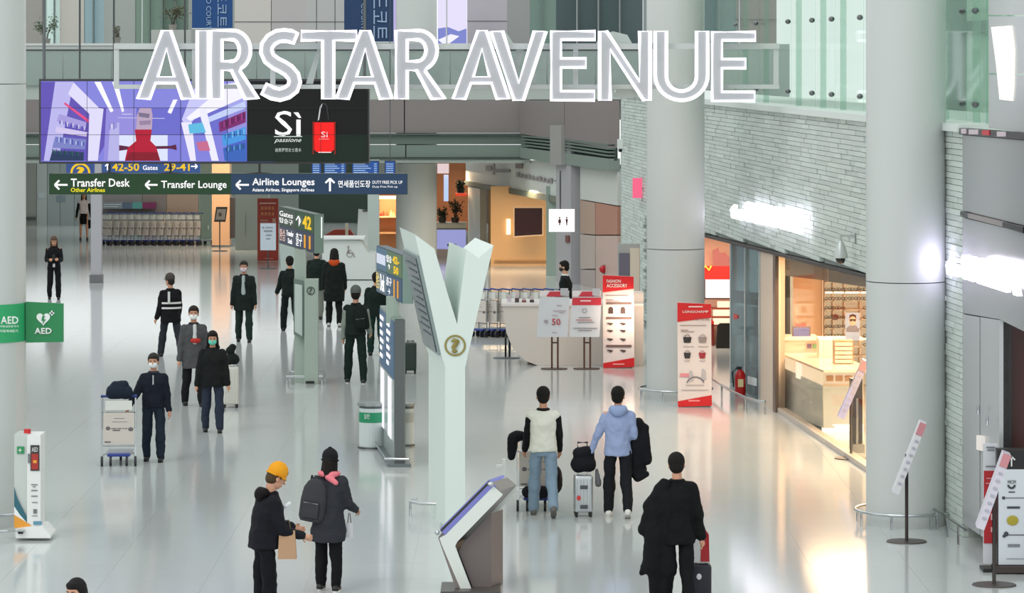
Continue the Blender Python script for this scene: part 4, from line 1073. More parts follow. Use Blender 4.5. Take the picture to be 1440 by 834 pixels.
# extinguisher on the floor behind the rail
p = G(1041, 556)
fe = thing('fire_extinguisher', 'red fire extinguisher standing at the foot of the glass corner', 'extinguisher', (p.x, p.y, 0))
bm = B(); rings(bm, [((p.x, p.y, 0), .09, .09), ((p.x, p.y, .02), .1, .1), ((p.x, p.y, .36), .1, .1), ((p.x, p.y, .43), .07, .07), ((p.x, p.y, .47), .03, .03)], 18); O('cylinder', bm, mat('C01818', .3), fe, smooth=True)
bm = B(); box(bm, p.x-.07, p.x+.03, p.y-.02, p.y+.02, .47, .52); tube(bm, [(p.x-.06, p.y, .5), (p.x-.14, p.y, .42), (p.x-.12, p.y, .15)], .013, 6); O('valve', bm, BLACK, fe)
bm = B(); box(bm, p.x-.05, p.x+.05, p.y-.104, p.y-.095, .16, .3); O('label', bm, mat('E8D8A0', .5), fe)
# low floor rail
lr = thing('floor_rail', 'low curved steel rail around the boutique corner', 'rail', G(1040, 575))
pts = [(1001, 541), (1015, 550), (1030, 559), (1048, 568), (1066, 573), (1076, 574)]
z_ = .22
def gz(px, py, z):   # point at height z whose foot is at pixel (px,py)
    v = G(px, py); v.z = z; return v
O('bar', tube(B(), [gz(x, y+9, z_) for x, y in pts], .025, 8), STEEL, lr, smooth=True)
for x, y in (pts[1], pts[3], pts[5]): O('leg', tube(B(), [gz(x, y+9, 0), gz(x, y+9, z_)], .016, 6), STEEL, lr)
# cream pillar and dark jamb
cp = thing('shop_pillar', 'cream rectangular pillar between the glass corner and the eyewear shop', 'pillar', wallpt(1082, 0))
poly('cladding', [(1072.5, 350), (1091, 354), (1091, 578), (1072.5, 578)], 'r', .2, mat('DCC8B4', .4), cp, .04)
poly('jamb', [(1091.5, 354), (1095, 355), (1095, 580), (1091.5, 578)], 'r', .06, mat('6A5A50', .3, .4), cp, .06)
# eyewear shop glass px 1096..1330
es = thing('shop_window', 'tall clear shop window of the eyewear store under the stone wall', 'window', wallpt(1160, 0))
EG = glass('FAF6F0', .1, 0)
for a, b in ((1096, 1155), (1156, 1216), (1217, 1270), (1271, 1326)):
    bm = B(); wprism(bm, [(a, .05), (b, .05), (b, zbot(b)-.03), (a, zbot(a)-.03)], -.02, .02); O('pane', bm, EG, es)
rroom('sill', 1095, 1328, 0, .08, -.02, mat('B8AEA4', .4), .15, es)
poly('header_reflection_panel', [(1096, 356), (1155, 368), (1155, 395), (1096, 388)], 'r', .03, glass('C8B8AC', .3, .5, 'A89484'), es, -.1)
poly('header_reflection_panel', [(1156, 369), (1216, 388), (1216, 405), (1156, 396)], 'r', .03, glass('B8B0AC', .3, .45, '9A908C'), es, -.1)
# interior furniture
def wo(px, z, off): return wallpt(px, z, -off)
def rbox(name, px0, px1, z0, z1, off, depth, m, par): return rroom(name, px0, px1, z0, z1, off, m, depth, par)
QD = 66.0
pwl = thing('peach_wall', 'smooth peach display wall inside the eyewear shop', 'partition', W(1125, 530, QD))
rect('face', 1094, 300, 1156, 542, QD, .15, mat('ECC09A', .5), pwl); rect('edge', 1156, 300, 1158, 542, QD-.1, .25, mat('F4DCC4', .5), pwl)
sh = thing('display_shelving', 'brightly lit eyewear shelving on the rear shop wall', 'shelf', W(1200, 530, QD))
rect('back_panel', 1158.5, 340, 1330, 541, QD+.4, .05, em('FFDCAE', .7), sh)
ysh = [396, 409, 422, 435, 448, 461, 474, 487, 500]
for y in ysh: rect('shelf', 1159, y, 1330, y+1.6, QD, .4, mat('F4E4D0', .4), sh)
for x in (1159, 1171, 1187, 1209, 1226, 1250, 1280, 1310): rect('divider', x, 372, x+1.6, 541, QD, .4, mat('F0D6BC', .4), sh)
for y in (381, 410.8, 476): rect('light_strip_or_glare', 1160, y, 1330, y+1.6, QD+.05, .03, em('FFF0D8', 4), sh)
rect('dark_box', 1170, 443, 1178, 450, QD-.1, .2, mat('6A3A30', .4), sh)
rect('red_box', 1190, 384, 1198, 394, QD-.1, .2, mat('B84838', .4), sh)
sgp = None
for y in ysh[:-1]:
    for px_ in range(1165, 1228, 9):
        if 1186 < px_ < 1212 and y > 430: continue
        a = W(px_, y, QD-.05); L = Vector((1, 0, 0))
        if sgp is None:
            g = thing('eyeglasses', 'pair of glasses on the lit shelves', 'eyewear', a, 0, 'glasses on the lit shelves')
            for s_ in (0, 1):
                bm = B(); ctr = a+L*(s_*.075-.037)+Vector((0, 0, .03)); tube(bm, [ctr+L*math.cos(2*PI*k/10)*.03+Vector((0, 0, math.sin(2*PI*k/10)*.025)) for k in range(10)], .007, 5, closed=True); O('lens_rim', bm, mat('3A2A24', .4), g)
            bm = B(); tube(bm, [a-L*.012+Vector((0, 0, .035)), a+L*.012+Vector((0, 0, .035))], .005, 5); O('bridge', bm, mat('3A2A24', .4), g)
            sgp = g; bpy.context.view_layer.update()
        else:
            g = copy_tree(sgp); g.location = a
pp = thing('portrait_poster', 'white lit poster of a person wearing sunglasses inside the shop', 'poster', wo(1160, 1.2, 3.0))
# poster seen around px 1188..1208, y 440..480
def ipoly(name, pts, d, th, m, par, off=0.0): return poly(name, pts, d, th, m, par, off)
PD = 60.5
ipoly('sheet', [(1189, 440), (1209, 440), (1209, 479), (1189, 479)], PD, .04, em('F8F0EC', .95), pp)
ipoly('picture', [(1190, 462), (1194, 458), (1204, 458), (1208, 463), (1208, 467), (1190, 467)], PD, .005, mat('6E6A78', .6), pp, .01)
bm = B(); ell(bm, W(1199, 451, PD-.02), (.065, .01, .085), 14, 8); O('picture', bm, mat('D8A488', .6), pp)
ipoly('picture', [(1194, 448), (1194.5, 443), (1199, 441.5), (1203.5, 443), (1204, 448), (1201, 445.5), (1197, 445.5)], PD, .005, mat('2A1C18', .6), pp, .025)
ipoly('picture', [(1194.5, 448.5), (1203.5, 448.5), (1203, 451.5), (1200, 451.5), (1199, 450), (1198, 451.5), (1195, 451.5)], PD, .005, mat('141010', .4), pp, .035)
# glass display counter near the window px 1098..1165
gcn = thing('glass_counter', 'low grey fronted display counter with lit glass top inside the shop', 'counter', wo(1130, 0, .5))
def rq(name, pts, off, depth, m, par): # pixel quad on wall-parallel plane set back by off
    out = []
    for x, y in pts:
        # ray from the lens through the pixel meets the shifted plane
        o_ = Vector((0, 0, CH)); dr = W(x, y, 1)-o_; p0 = wallpt(1092, 0, -off)
        s = (p0-o_).dot(NR)/dr.dot(NR); out.append(o_+dr*s)
    return O(name, extr(B(), out, NR*depth), m, par)
rq('front', [(1098, 516), (1157, 543), (1158, 602), (1098, 576)], .25, .6, mat('BCC4C4', .35), gcn)
rq('lit_case', [(1098, 499), (1157, 523), (1157, 542), (1098, 515)], .27, .5, em('FFE8C4', 1.1), gcn)
rq('case_post', [(1119, 505), (1123.5, 506.5), (1123.5, 533), (1119, 531)], .22, .1, em('FFF0D8', 1.4), gcn)
rq('glass_top', [(1097, 496), (1158, 521), (1158, 524), (1097, 499)], .2, .9, mat('E8D8C8', .15), gcn)
ip = lambda name, x0, y0, x1, y1, d, th, m, par: rect(name, x0, y0, x1, y1, d, th, m, par)
# end case beyond
t = thing('end_showcase', 'cream end showcase with glowing base beside the grey counter', 'counter', W(1180, 600, 58.3))
ip('body', 1159, 540, 1214, 598, 58.3, .6, mat('F0D8BC', .4), t); ip('lit_case', 1159, 524, 1214, 540, 58.3, .5, em('FFE2BC', 1.0), t)
ip('glow_base', 1158, 597, 1214, 611, 58.2, .3, em('FFF4E0', 2.2), t); ip('top', 1158, 520, 1215, 523, 58.25, .7, mat('E0BC98', .3), t)
for k in range(4): ip('tray', 1162+k*13, 528, 1172+k*13, 536, 58.27, .02, mat('C89868', .4), t)
t = thing('drawer_rack', 'small rack of cream trays on the end showcase', 'rack', W(1186, 518, 59.5))
ip('case', 1173, 479, 1200, 519, 59.5, .3, mat('B08C6C', .4), t)
for k in range(6): ip('drawer', 1174.5, 482+k*6, 1198.5, 486.5+k*6, 59.46, .05, mat('E8D4BC', .4), t)
t = thing('sales_counter', 'white sales counter carrying the monitor inside the eyewear shop', 'counter', W(1128, 520, 63))
ip('front', 1098, 478, 1150, 512, 62.6, .7, mat('ECD4C8', .4), t); ip('top', 1097, 475.5, 1152, 478.5, 62.5, .9, mat('F4E4D8', .3), t)
ip('box', 1135, 484, 1141, 490, 62.55, .04, mat('6A5A78', .4), t); ip('box', 1143, 484, 1150, 490, 62.55, .04, mat('70A070', .4), t)
t = thing('counter_block', 'pale block counter beside the drawer rack inside the shop', 'counter', W(1165, 520, 61)); ip('body', 1152, 478, 1172, 520, 61, .5, mat('F0E0D0', .4), t); ip('top', 1151, 476, 1214, 479, 61.2, .5, mat('F8ECE0', .4), t)
t = thing('computer_monitor', 'monitor with lilac screen on the sales counter', 'monitor', W(1127, 475, 62.9))
ip('frame', 1114, 459, 1140, 476, 62.9, .05, mat('6A5450', .4), t); ip('screen', 1116, 461, 1138, 474, 62.88, .02, em('A89CD0', .8), t)
ip('red_label', 1119, 455.5, 1134, 459, 62.9, .05, mat('C83030', .4), t); ip('foot', 1124, 474, 1130, 477, 63.0, .1, mat('3A3030', .4), t)
area('shop_light', tuple(wo(1120, 2.95, 1.3)), (0, 0, 4), 1.6, 8, 520, (1, .76, .5))
area('shop_light', tuple(wo(1220, 2.95, 1.4)), (0, 0, 4), 1.6, 5, 420, (1, .76, .5))

# shop names in glowing letters
s1 = thing('shop_sign', 'glowing white shop name on the stone wall beside the security camera', 'sign', PP(1092, 330, 'r', .2))
HOT = em('F6F0FF', 3.6)
def wq(a): return a
text('lettering', 'the', 0, 0, 0, 0, 'r', HOT, s1, .16, bold=.05, th=.05, quad=[(1042, 287), (1060, 290), (1060, 311), (1042, 306)])
text('lettering', 'SHILLA', 0, 0, 0, 0, 'r', HOT, s1, .16, bold=.06, th=.05, quad=[(1063, 283), (1104, 290), (1104, 320), (1063, 311)])
text('lettering', 'DUTYFREE', 0, 0, 0, 0, 'r', HOT, s1, .16, bold=.05, th=.05, quad=[(1106, 290), (1144, 297.5), (1144, 330), (1106, 320)])
l_ = bpy.data.lights.new('sign_glow', 'POINT'); l_.energy = 9; l_.color = (.78, .68, 1); l_.shadow_soft_size = .05  # added point lamp standing in for the sign's lilac glow on the column
lo = bpy.data.objects.new('sign_glow', l_); COL.objects.link(lo); lo.location = Vector((5.63, 46.2, CH-(370-HZ)*46.2/F))
t = thing('added_glow_fixture', 'small added lilac glow fixture between the thick column and the stone wall', 'lamp', lo.location+Vector((.07, .1, 0)))  # made-up fixture that gives the added lamp a body
bm = B(); p = lo.location; box(bm, p.x+.06, p.x+.13, p.y-.05, p.y+.05, p.z-.05, p.z+.05); bev(bm, .01); O('housing', bm, DSTEEL, t)
O('lens', ell(B(), (p.x+.055, p.y, p.z), (.012, .04, .04), 12, 8), em('D8CCFF', 4.0), t)
s2 = thing('shop_sign', 'glowing white shop name on the grey metal panels', 'sign', PP(1400, 385, 'r', .2))
text('lettering', 'the', 0, 0, 0, 0, 'r', HOT, s2, .2, bold=.05, th=.06, quad=[(1357.5, 363), (1377, 366), (1377, 390), (1357.5, 386)])
text('lettering', 'SHILLA', 0, 0, 0, 0, 'r', HOT, s2, .2, bold=.06, th=.06, quad=[(1379, 357), (1462, 374), (1462, 417), (1379, 391)])
# dome camera on an arm
sc_ = thing('security_camera', 'grey dome security camera on a wall arm under the glowing shop name', 'camera', PP(1205, 330, 'r', 0))
a = PP(1205, 331, 'r', 0); cm = a-NR*.30; dca = Vector((W(1182, 332, a.y).x, a.y, a.z))
O('arm', tube(B(), [a, dca, dca-Vector((0, 0, .14))], .028, 8), mat('A8B0AE', .4), sc_)
bm = B(); box(bm, a.x-.03, a.x+.03, a.y-.05, a.y+.05, a.z-.12, a.z+.12); O('wall_plate', bm, mat('7C8482', .4), sc_)
c0 = dca-Vector((0, 0, .14))
bm = B(); rings(bm, [(c0+Vector((0, 0, .06)), .03, .03), (c0+Vector((0, 0, 0)), .06, .06), (c0-Vector((0, 0, .14)), .105, .105), (c0-Vector((0, 0, .2)), .11, .11)], 20); O('housing', bm, mat('B8C0BE', .3, .3), sc_, smooth=True)
bm = B(); ell(bm, c0-Vector((0, 0, .21)), (.075, .075, .085), 16, 10); O('dome', bm, mat('2A2626', .1), sc_, smooth=True)
# small camera and rose sign on the stone strip by the column
t = thing('wall_camera', 'small white box camera on the stone strip behind the round column', 'camera', PP(888, 206, 'r'))
p = PP(887, 204, 'r', .25); bm = B(); box(bm, p.x-.07, p.x+.07, p.y-.08, p.y+.1, p.z-.09, p.z+.14); bev(bm, .015); O('housing', bm, OFFW, t)
bm = B(); ell(bm, p-Vector((0, 0, .12)), (.05, .05, .05), 12, 8); O('lens', bm, BLACK, t); bm = B(); tube(bm, [p, p+NR*.3], .02, 6); O('arm', bm, OFFW, t)
t = thing('projecting_sign', 'small rose pink glowing sign sticking out beside the round column', 'sign', PP(906, 265, 'r'))
p = PP(906, 265, 'r', .15); bm = B(); box(bm, p.x-.12, p.x+.1, p.y-.04, p.y+.04, p.z-.22, p.z+.24); O('light_box_or_glare', bm, em('F8688C', 1.0), t); bm = B(); tube(bm, [p, p+NR*.3], .015, 6); O('bracket', bm, DGREY, t)

# ================================================================== pylons and stands
YW = mat('D6E2DC', .4)
yd = 46.3
yp = thing('y_shaped_pylon', 'tall white Y shaped information pylon with a ringed question mark', 'pylon', G(640, 745))
EX = Vector((-.26, 1.9, 0))
outl = [(626, 745), (654, 745), (654, 517), (661, 486), (694, 345), (673, 363), (656, 351), (643, 456), (628, 408), (611, 350), (583.5, 329.5), (593, 372), (621, 500), (626, 516)]
O('body', extr(B(), [W(x, y, yd) for x, y in outl], EX), YW, yp)
# side screen on the outside of the left arm
def side(u, v):     # u along the depth 0..1, v along outer edge from (593,372) to (621,500)
    a = W(590+(621-590)*v, 360+(500-360)*v, yd); return a+EX*u
nrm = EX.cross(W(621, 500, yd)-W(590, 360, yd)).normalized()
if nrm.x > 0: nrm = -nrm
O('screen_frame', extr(B(), [side(.04, .0)+nrm*.03, side(.96, .0)+nrm*.03, side(.96, 1)+nrm*.03, side(.04, 1)+nrm*.03], -nrm*.05), mat('8E9C9A', .35, .4), yp)
O('screen', extr(B(), [side(.10, .03)+nrm*.045, side(.90, .03)+nrm*.045, side(.90, .97)+nrm*.045, side(.10, .97)+nrm*.045], -nrm*.02), mat('46545A', .12), yp)
def lines_on(quadf, rows, m, par, name='screen_text'):
    bm = B()
    for u0, v0, u1, v1 in rows:
        pts = [quadf(u0, v0), quadf(u1, v0), quadf(u1, v1), quadf(u0, v1)]
        n_ = (pts[1]-pts[0]).cross(pts[3]-pts[0]).normalized(); extr(bm, pts, n_*.004)
    return O(name, bm, m, par)
lines_on(lambda u, v: side(u, v)+nrm*.05, [(.2, .1+.07*k, .8-.1*(k % 3), .115+.07*k) for k in range(11)], mat('56686C', .4), yp)
OL = mat('8E8040', .5)
O('ring', ringmesh(640, 486, 12.4, 15, yd, .012, .01, 0, 360, 40), OL, yp)
text('lettering', '?', 633.5, 475.5, 646.5, 496.5, yd, OL, yp, .014, bold=.04, th=.01)
bm = B(); b0 = G(640, 745); box(bm, b0.x-.2, b0.x+.2, yd-.03, yd+1.9, 0, .03); O('foot_plate', bm, STEEL, yp)
gr = [Vector((b0.x-.55, yd+1.6, .2)), Vector((b0.x-.62, yd+1.3, .2)), Vector((b0.x-.5, yd+1.1, .2)), Vector((b0.x-.2, yd+1.05, .2))]
O('guard_rail', tube(B(), gr, .022, 8), STEEL, yp, smooth=True)
O('guard_leg', tube(B(), [Vector((gr[1].x, gr[1].y, 0)), gr[1]], .016, 6), STEEL, yp)

# gate pylons: a two row sign head on a post above a lower panel
def quadmap(c0, c1, z0, z1):
    """u from far corner c0 to near corner c1, v from top z1 to bottom z0"""
    return lambda u, v: Vector((c0.x+(c1.x-c0.x)*u, c0.y+(c1.y-c0.y)*u, z1+(z0-z1)*v))
def slab(f, u0, v0, u1, v1, th, m, par, name, off=0.0):
    pts = [f(u0, v0), f(u1, v0), f(u1, v1), f(u0, v1)]
    n_ = (pts[1]-pts[0]).cross(pts[2]-pts[1]).normalized()
    if n_.y > 0: n_ = -n_
    pts = [p+n_*off for p in pts]
    return O(name, extr(B(), pts, -n_*th), m, par)
def qtext(f, u0, v0, u1, v1, body, m, par, off=.03, bold=0.0):
    o_ = f(u0, v1); u_ = f(u1, v1)-o_; v_ = f(u0, v0)-o_
    n_ = u_.cross(v_).normalized()
    if n_.y > 0: n_ = -n_
    return text('lettering', body, 0, 0, 0, 0, 0, m, par, corners=(o_+n_*off, u_, v_), bold=bold)
# --- first (left)
ga = thing('gate_pylon', 'slim gate direction pylon with rail guarded foot left of the backpack man', 'pylon', G(430, 540))
near_ = Vector((W(442, 0, 66.5).x, 66.5, 0)); far_ = Vector((W(393, 0, 70).x, 70, 0))
fa = quadmap(far_, near_, 2.46, 3.19)
slab(fa, 0, 0, 1, 1, .16, mat('5A6862', .4), ga, 'sign_head')
for u0, u1, v0, v1, c in ((.01, .49, .02, .49, '56665C'), (.5, .99, .02, .49, '4A6A54'), (.01, .49, .51, .98, '5C6478'), (.5, .99, .51, .98, '4C5870')):
    slab(fa, u0, v0, u1, v1, .01, em(c, .55), ga, 'sign_face', .012)
qtext(fa, .05, .10, .44, .24, 'Gates', TW, ga); qtext(fa, .05, .28, .44, .42, '탑승구', TW, ga)
qtext(fa, .53, .12, .68, .40, '↑', TW, ga) ; qtext(fa, .72, .08, .96, .42, '42', YL, ga, bold=.03)
qtext(fa, .05, .58, .22, .90, '환승', em('F0C8B8', .9), ga); qtext(fa, .26, .58, .46, .92, 'Transfer\nDesk', TW, ga); qtext(fa, .53, .58, .70, .92, '출구', TW, ga); qtext(fa, .76, .58, .94, .92, '11', em('F0A830', .9), ga, bold=.03)
sx = near_.x
bm = B(); box(bm, sx, sx+.17, 66.45, 66.6, 2.46, 3.19); O('head_side', bm, mat('6C8074', .35), ga)
bm = B(); box(bm, sx+.13, sx+.15, 66.43, 66.45, 2.75, 3.14); O('edge_light', bm, em('F0F8F4', 1.2), ga)
dpa = 66.9
bm = B(); a_ = W(414, 0, dpa); b_ = W(430, 0, dpa); box(bm, a_.x, b_.x, dpa, dpa+.2, 0, 2.5); O('upper_post', bm, mat('A4B2A8', .4), ga)
bm = B(); a_ = W(428, 0, 66.6); b_ = W(447, 0, 66.6); box(bm, a_.x, b_.x, 66.6, 66.9, .0, CH-(393-HZ)*66.6/F); O('lower_post', bm, mat('9CAAA0', .4), ga)
O('ring', ringmesh(437, 409, 4.6, 5.8, 66.6, .012), mat('3C4A42', .5), ga); text('lettering', '?', 434.5, 405, 439.5, 413, 66.6, mat('3C4A42', .5), ga, .014)
poly('map_panel', [(413, 392), (427, 395), (427, 478), (413, 470)], 66.7, .06, mat('6A7A72', .4), ga); poly('map_sheet', [(414.5, 399), (425, 401), (425, 473), (414.5, 466)], 66.7, .01, mat('B8C6C0', .4), ga, .012)
g0 = G(428, 540); bm = B(); pts = [Vector((g0.x-.33, g0.y-.0, .14)), Vector((g0.x+.33, g0.y-.0, .14)), Vector((g0.x+.33, g0.y+1.0, .14)), Vector((g0.x-.33, g0.y+1.0, .14))]
tube(bm, pts, .02, 6, closed=True); O('guard_rail', bm, STEEL, ga)
for p in pts: O('guard_leg', tube(B(), [Vector((p.x, p.y, 0)), p], .014, 6), STEEL, ga)
rect('slot', 430, 536, 442, 539, 66.58, .02, BLACK, ga, .02)
# --- second (middle)
gb = thing('gate_pylon', 'dark edged gate direction pylon with lit lists standing by the round bin', 'pylon', G(560, 656))
near_ = Vector((W(566, 0, 53.4).x, 53.4, 0)); far_ = Vector((W(530, 0, 56.1).x, 56.1, 0))
fb = quadmap(far_, near_, 2.44, 3.17)
slab(fb, 0, 0, 1, 1, .16, mat('3E5058', .4), gb, 'sign_head')
for u0, u1, v0, v1, c in ((.01, .42, .02, .49, '6888A0'), (.43, .99, .02, .49, '6C8A6C'), (.01, .42, .51, .98, '6A8090'), (.43, .99, .51, .98, '4C6A88')):
    slab(fb, u0, v0, u1, v1, .01, em(c, .65), gb, 'sign_face', .012)
slab(fb, .04, .15, .38, .36, .005, em('DCE4F4', .9), gb, 'sign_face', .02)
qtext(fb, .47, .10, .66, .40, '탑승\n↑', TW, gb); qtext(fb, .70, .07, .95, .44, '42-\n50', YL, gb, bold=.03)
qtext(fb, .05, .55, .18, .90, '환승', em('F4DC80', .9), gb); qtext(fb, .22, .56, .38, .92, 'Desk', TW, gb); qtext(fb, .46, .56, .66, .92, '출구\n→', TW, gb); qtext(fb, .74, .56, .92, .92, '11', em('F0A830', .9), gb, bold=.03)
bm = B(); box(bm, near_.x, near_.x+.15, 53.35, 53.55, 2.44, 3.17); O('head_side', bm, mat('7A928A', .35), gb)
bm = B(); a_ = W(543, 0, 54); b_ = W(561, 0, 54); box(bm, a_.x, b_.x, 54, 54.25, 2.1, 2.5); O('neck', bm, mat('A8BAAE', .4), gb)
near2 = Vector((W(555, 0, 53.4).x, 53.4, 0)); far2 = Vector((W(534.5, 0, 56.4).x, 56.4, 0))
fl = quadmap(far2, near2, .05, 2.2)
slab(fl, 0, 0, 1, 1, .16, mat('8E9C98', .35), gb, 'lower_panel')
slab(fl, .02, .02, .98, .42, .01, em('6080A0', .55), gb, 'sign_face', .012)
slab(fl, .02, .43, .98, .86, .01, mat('C4CACA', .2), gb, 'sign_face', .012)
lines_on(lambda u, v: fl(u, v)+Vector((-.03, -.03, 0)), [(.12+.46*(k % 2), .05+.055*(k//2), .36+.46*(k % 2)-.05*(k % 3), .078+.055*(k//2)) for k in range(12)], TW, gb, 'list_text')
for u in (.22, .72): slab(fl, u-.1, .44, u+.12, .86, .01, em('F8F8FF', 1.0), gb, 'light_strip_or_glare', .02)  # white reflection on the lower panel, painted as glowing strips
bm = B(); box(bm, near2.x, near2.x+.15, 53.3, 53.5, .05, 2.2); O('edge_panel', bm, mat('5C6262', .35), gb)
bm = B(); extr(bm, [far2+Vector((-.1, .1, .0)), near2+Vector((-.1, -.15, 0)), near2+Vector((.25, -.15, 0)), far2+Vector((.25, .1, 0))], (0, 0, .05)); O('base', bm, mat('70787A', .35, .4), gb)
O('foot_rail', tube(B(), [far2+Vector((-.14, .1, .12)), near2+Vector((-.14, -.1, .12)), near2+Vector((.22, -.15, .12))], .018, 6), STEEL, gb)

# round litter bins
def bin_(px, py, rpx, hpx, lab, band):
    p = G(px, py); k = p.y/F; r = rpx*k; h = hpx*k; t = thing('litter_bin', lab, 'bin', p)
    bm = B(); cyl(bm, (p.x, p.y+r), r, .03, h-.08, 28); O('body', bm, mat('C8D2D0', .25), t, smooth=False)
    bm = B(); cyl(bm, (p.x, p.y+r), r*1.12, 0, .03, 28); O('base', bm, DSTEEL, t)
    bm = B(); cyl(bm, (p.x, p.y+r), r*.98, h-.08, h-.04, 28); O('opening', bm, mat('5A6260', .4), t)
    bm = B(); cyl(bm, (p.x, p.y+r), r*1.12, h-.04, h, 28); O('lid', bm, mat('9AA2A0', .3, .5), t)
    bm = B(); cyl(bm, (p.x, p.y+r), r*1.01, h-.30, h-.14, 28); O('band', bm, mat(band, .4), t)
    if band != 'A8AEAC': text('lettering', '일반', px-11, py-50, px-3, py-43, p.y, WHITE, t, .012+.0)
    return t
bin_(523, 632, 19, 64, 'pale round litter bin with a green band by the gate pylon', '1C8C60')
bin_(572, 628, 10, 60, 'narrow pale litter bin half hidden behind the gate pylon', 'A8AEAC')

# tilted touch screen kiosk, bottom centre
kd = 41.0
kk = thing('touch_kiosk', 'angled white touch screen kiosk leaning in front of the white pylon', 'kiosk', W(662, 832, kd))
kv = Vector((.22, .62, 0))
prof = [(622, 752), (697, 690), (706, 697), (645, 768), (636, 765), (661, 836), (645, 836), (618, 760)]
O('side_frame', extr(B(), [W(x, y, kd-.01) for x, y in ((618, 757), (627, 752), (694, 684), (707, 696), (643, 762), (640, 768), (665, 834), (650, 834), (621, 766))], (.0, .05, 0)), mat('DDE2DC', .4), kk)
O('grey_shell', extr(B(), [W(x, y, kd+.04) for x, y in ((616, 756), (622, 748), (690, 679), (704, 690), (634, 766), (660, 834), (643, 834))], kv*.85), mat('8C8480', .4), kk)
O('side_frame', extr(B(), [W(x, y, kd+.04)+kv*.87 for x, y in ((618, 757), (627, 752), (694, 684), (707, 696), (643, 762), (640, 768), (665, 834), (650, 834), (621, 766))], (.0, .05, 0)), mat('DDE2DC', .4), kk)
O('pedestal', extr(B(), [W(x, y, kd+.12) for x, y in ((651, 764), (691, 722), (691, 832), (667, 832), (645, 776))], kv*.6), mat('6E6462', .45), kk)
O('screen', extr(B(), [W(x, y, kd+.06)+Vector((-.02, 0, .02)) for x, y in ((621, 746), (689, 677.5), (691, 679.5), (623, 748))], kv*.8), em('9098E0', .75), kk)
sc0 = [W(x, y, kd+.02) for x, y in ((621, 746), (689, 677.5))]
# face glass: visible sliver between front edge and shell
O('screen_edge', extr(B(), [W(x, y, kd+.0) for x, y in ((620, 748), (690, 678), (698, 684), (628, 753))], (0, .03, 0)), em('8C92DC', .7), kk)
O('trim_bar', extr(B(), [W(x, y, kd-.02) for x, y in ((619, 746), (688, 676.5), (690, 678.5), (621, 748))], (0, .08, 0)), mat('26262A', .4), kk)
bm = B(); ell(bm, W(690, 681, kd-.03), (.04, .04, .03), 10, 6); O('knob', bm, STEEL, kk, smooth=True)
bm = B(); ell(bm, W(615, 749, kd+.0), (.03, .03, .03), 10, 6); O('knob', bm, STEEL, kk, smooth=True)
bm = B(); a_ = G(662, 832); box(bm, W(620, 0, a_.y).x, W(704, 0, a_.y).x, a_.y-.2, a_.y+.55, 0, .03); O('base_plate', bm, mat('4E4844', .4), kk)
t = thing('queue_post', 'short white bracket post behind the touch kiosk screen', 'post', G(709, 700)); dq = G(709, 700).y
rect('post', 706.5, 646, 711, 700, dq, .06, WHITE, t); rect('arm', 698, 654, 707, 658, dq, .05, WHITE, t)

# defibrillator tower on the left and the green signs
ad = 45.3
at = thing('defibrillator_tower', 'white defibrillator tower with red lamp top beside the left column', 'cabinet', G(45, 757))
rect('side', 20, 611, 38, 755, ad+.03, .42, mat('C4CAC6', .35), at)
rect('front', 38, 612, 57, 745, ad, .45, mat('E4E6E4', .35), at)
poly('foot', [(22, 744), (42, 741), (60, 741), (71, 753), (71, 757), (22, 757)], ad-.1, .55, mat('E8EAE8', .35), at)
bm = B(); c0 = W(38.5, 611, ad+.2); cyl(bm, (c0.x, c0.y), .045, c0.z, c0.z+.07, 14); O('lamp', bm, mat('C82828', .3), at)
rect('window_frame', 43, 626, 55.5, 662, ad, .02, mat('3A3638', .4), at, .012); rect('device', 44.5, 638, 54, 660, ad, .01, mat('A8302A', .4), at, .02)
text('lettering', 'AED', 45, 629, 53.5, 635, ad, WHITE, at, .02); rect('device_mark', 47, 647, 52, 651, ad, .01, mat('E8A040', .4), at, .026)
rect('green_mark', 24, 628, 34, 638, ad+.02, .01, mat('2C9058', .4), at, .005); text('lettering', '+', 26, 630, 31, 636, ad+.02, WHITE, at, .02)
rect('handle', 39.5, 638, 42, 651, ad, .03, mat('7A7E80', .4), at, .03)
O('line', bars(B(), [(44, 681, 53, 682.2), (46, 684, 50, 685), (44, 689, 53, 690.3), (44, 697, 53, 698.3), (45, 706, 53, 707), (47, 716, 52, 722), (45, 725, 53, 725.8)], ad, .012), mat('6E7274', .5), at)
poly('teal_wave', [(20, 684), (24, 700), (32, 716), (38, 728), (38, 735), (28, 724), (20, 712)], ad, .005, mat('2A6472', .5), at, .002)
poly('orange_wave', [(20, 724), (30, 730), (46, 740), (46, 742), (20, 742)], ad, .005, mat('E09A34', .5), at, .012)
poly('blue_wave', [(20, 712), (28, 724), (38, 735), (38, 739), (28, 731), (20, 724)], ad, .005, mat('E8ECEC', .5), at, .004)
rect('logo_print', 47, 733, 59, 738, ad, .005, mat('5C90A8', .5), at, .012)
O('hose', tube(B(), [W(34, 746, ad-.12), W(10, 747, ad-.3), W(-20, 748, ad-.4)], .02, 6), STEEL, at)
rect('socket', 27, 743, 34, 749, ad, .03, BLACK, at, .12)
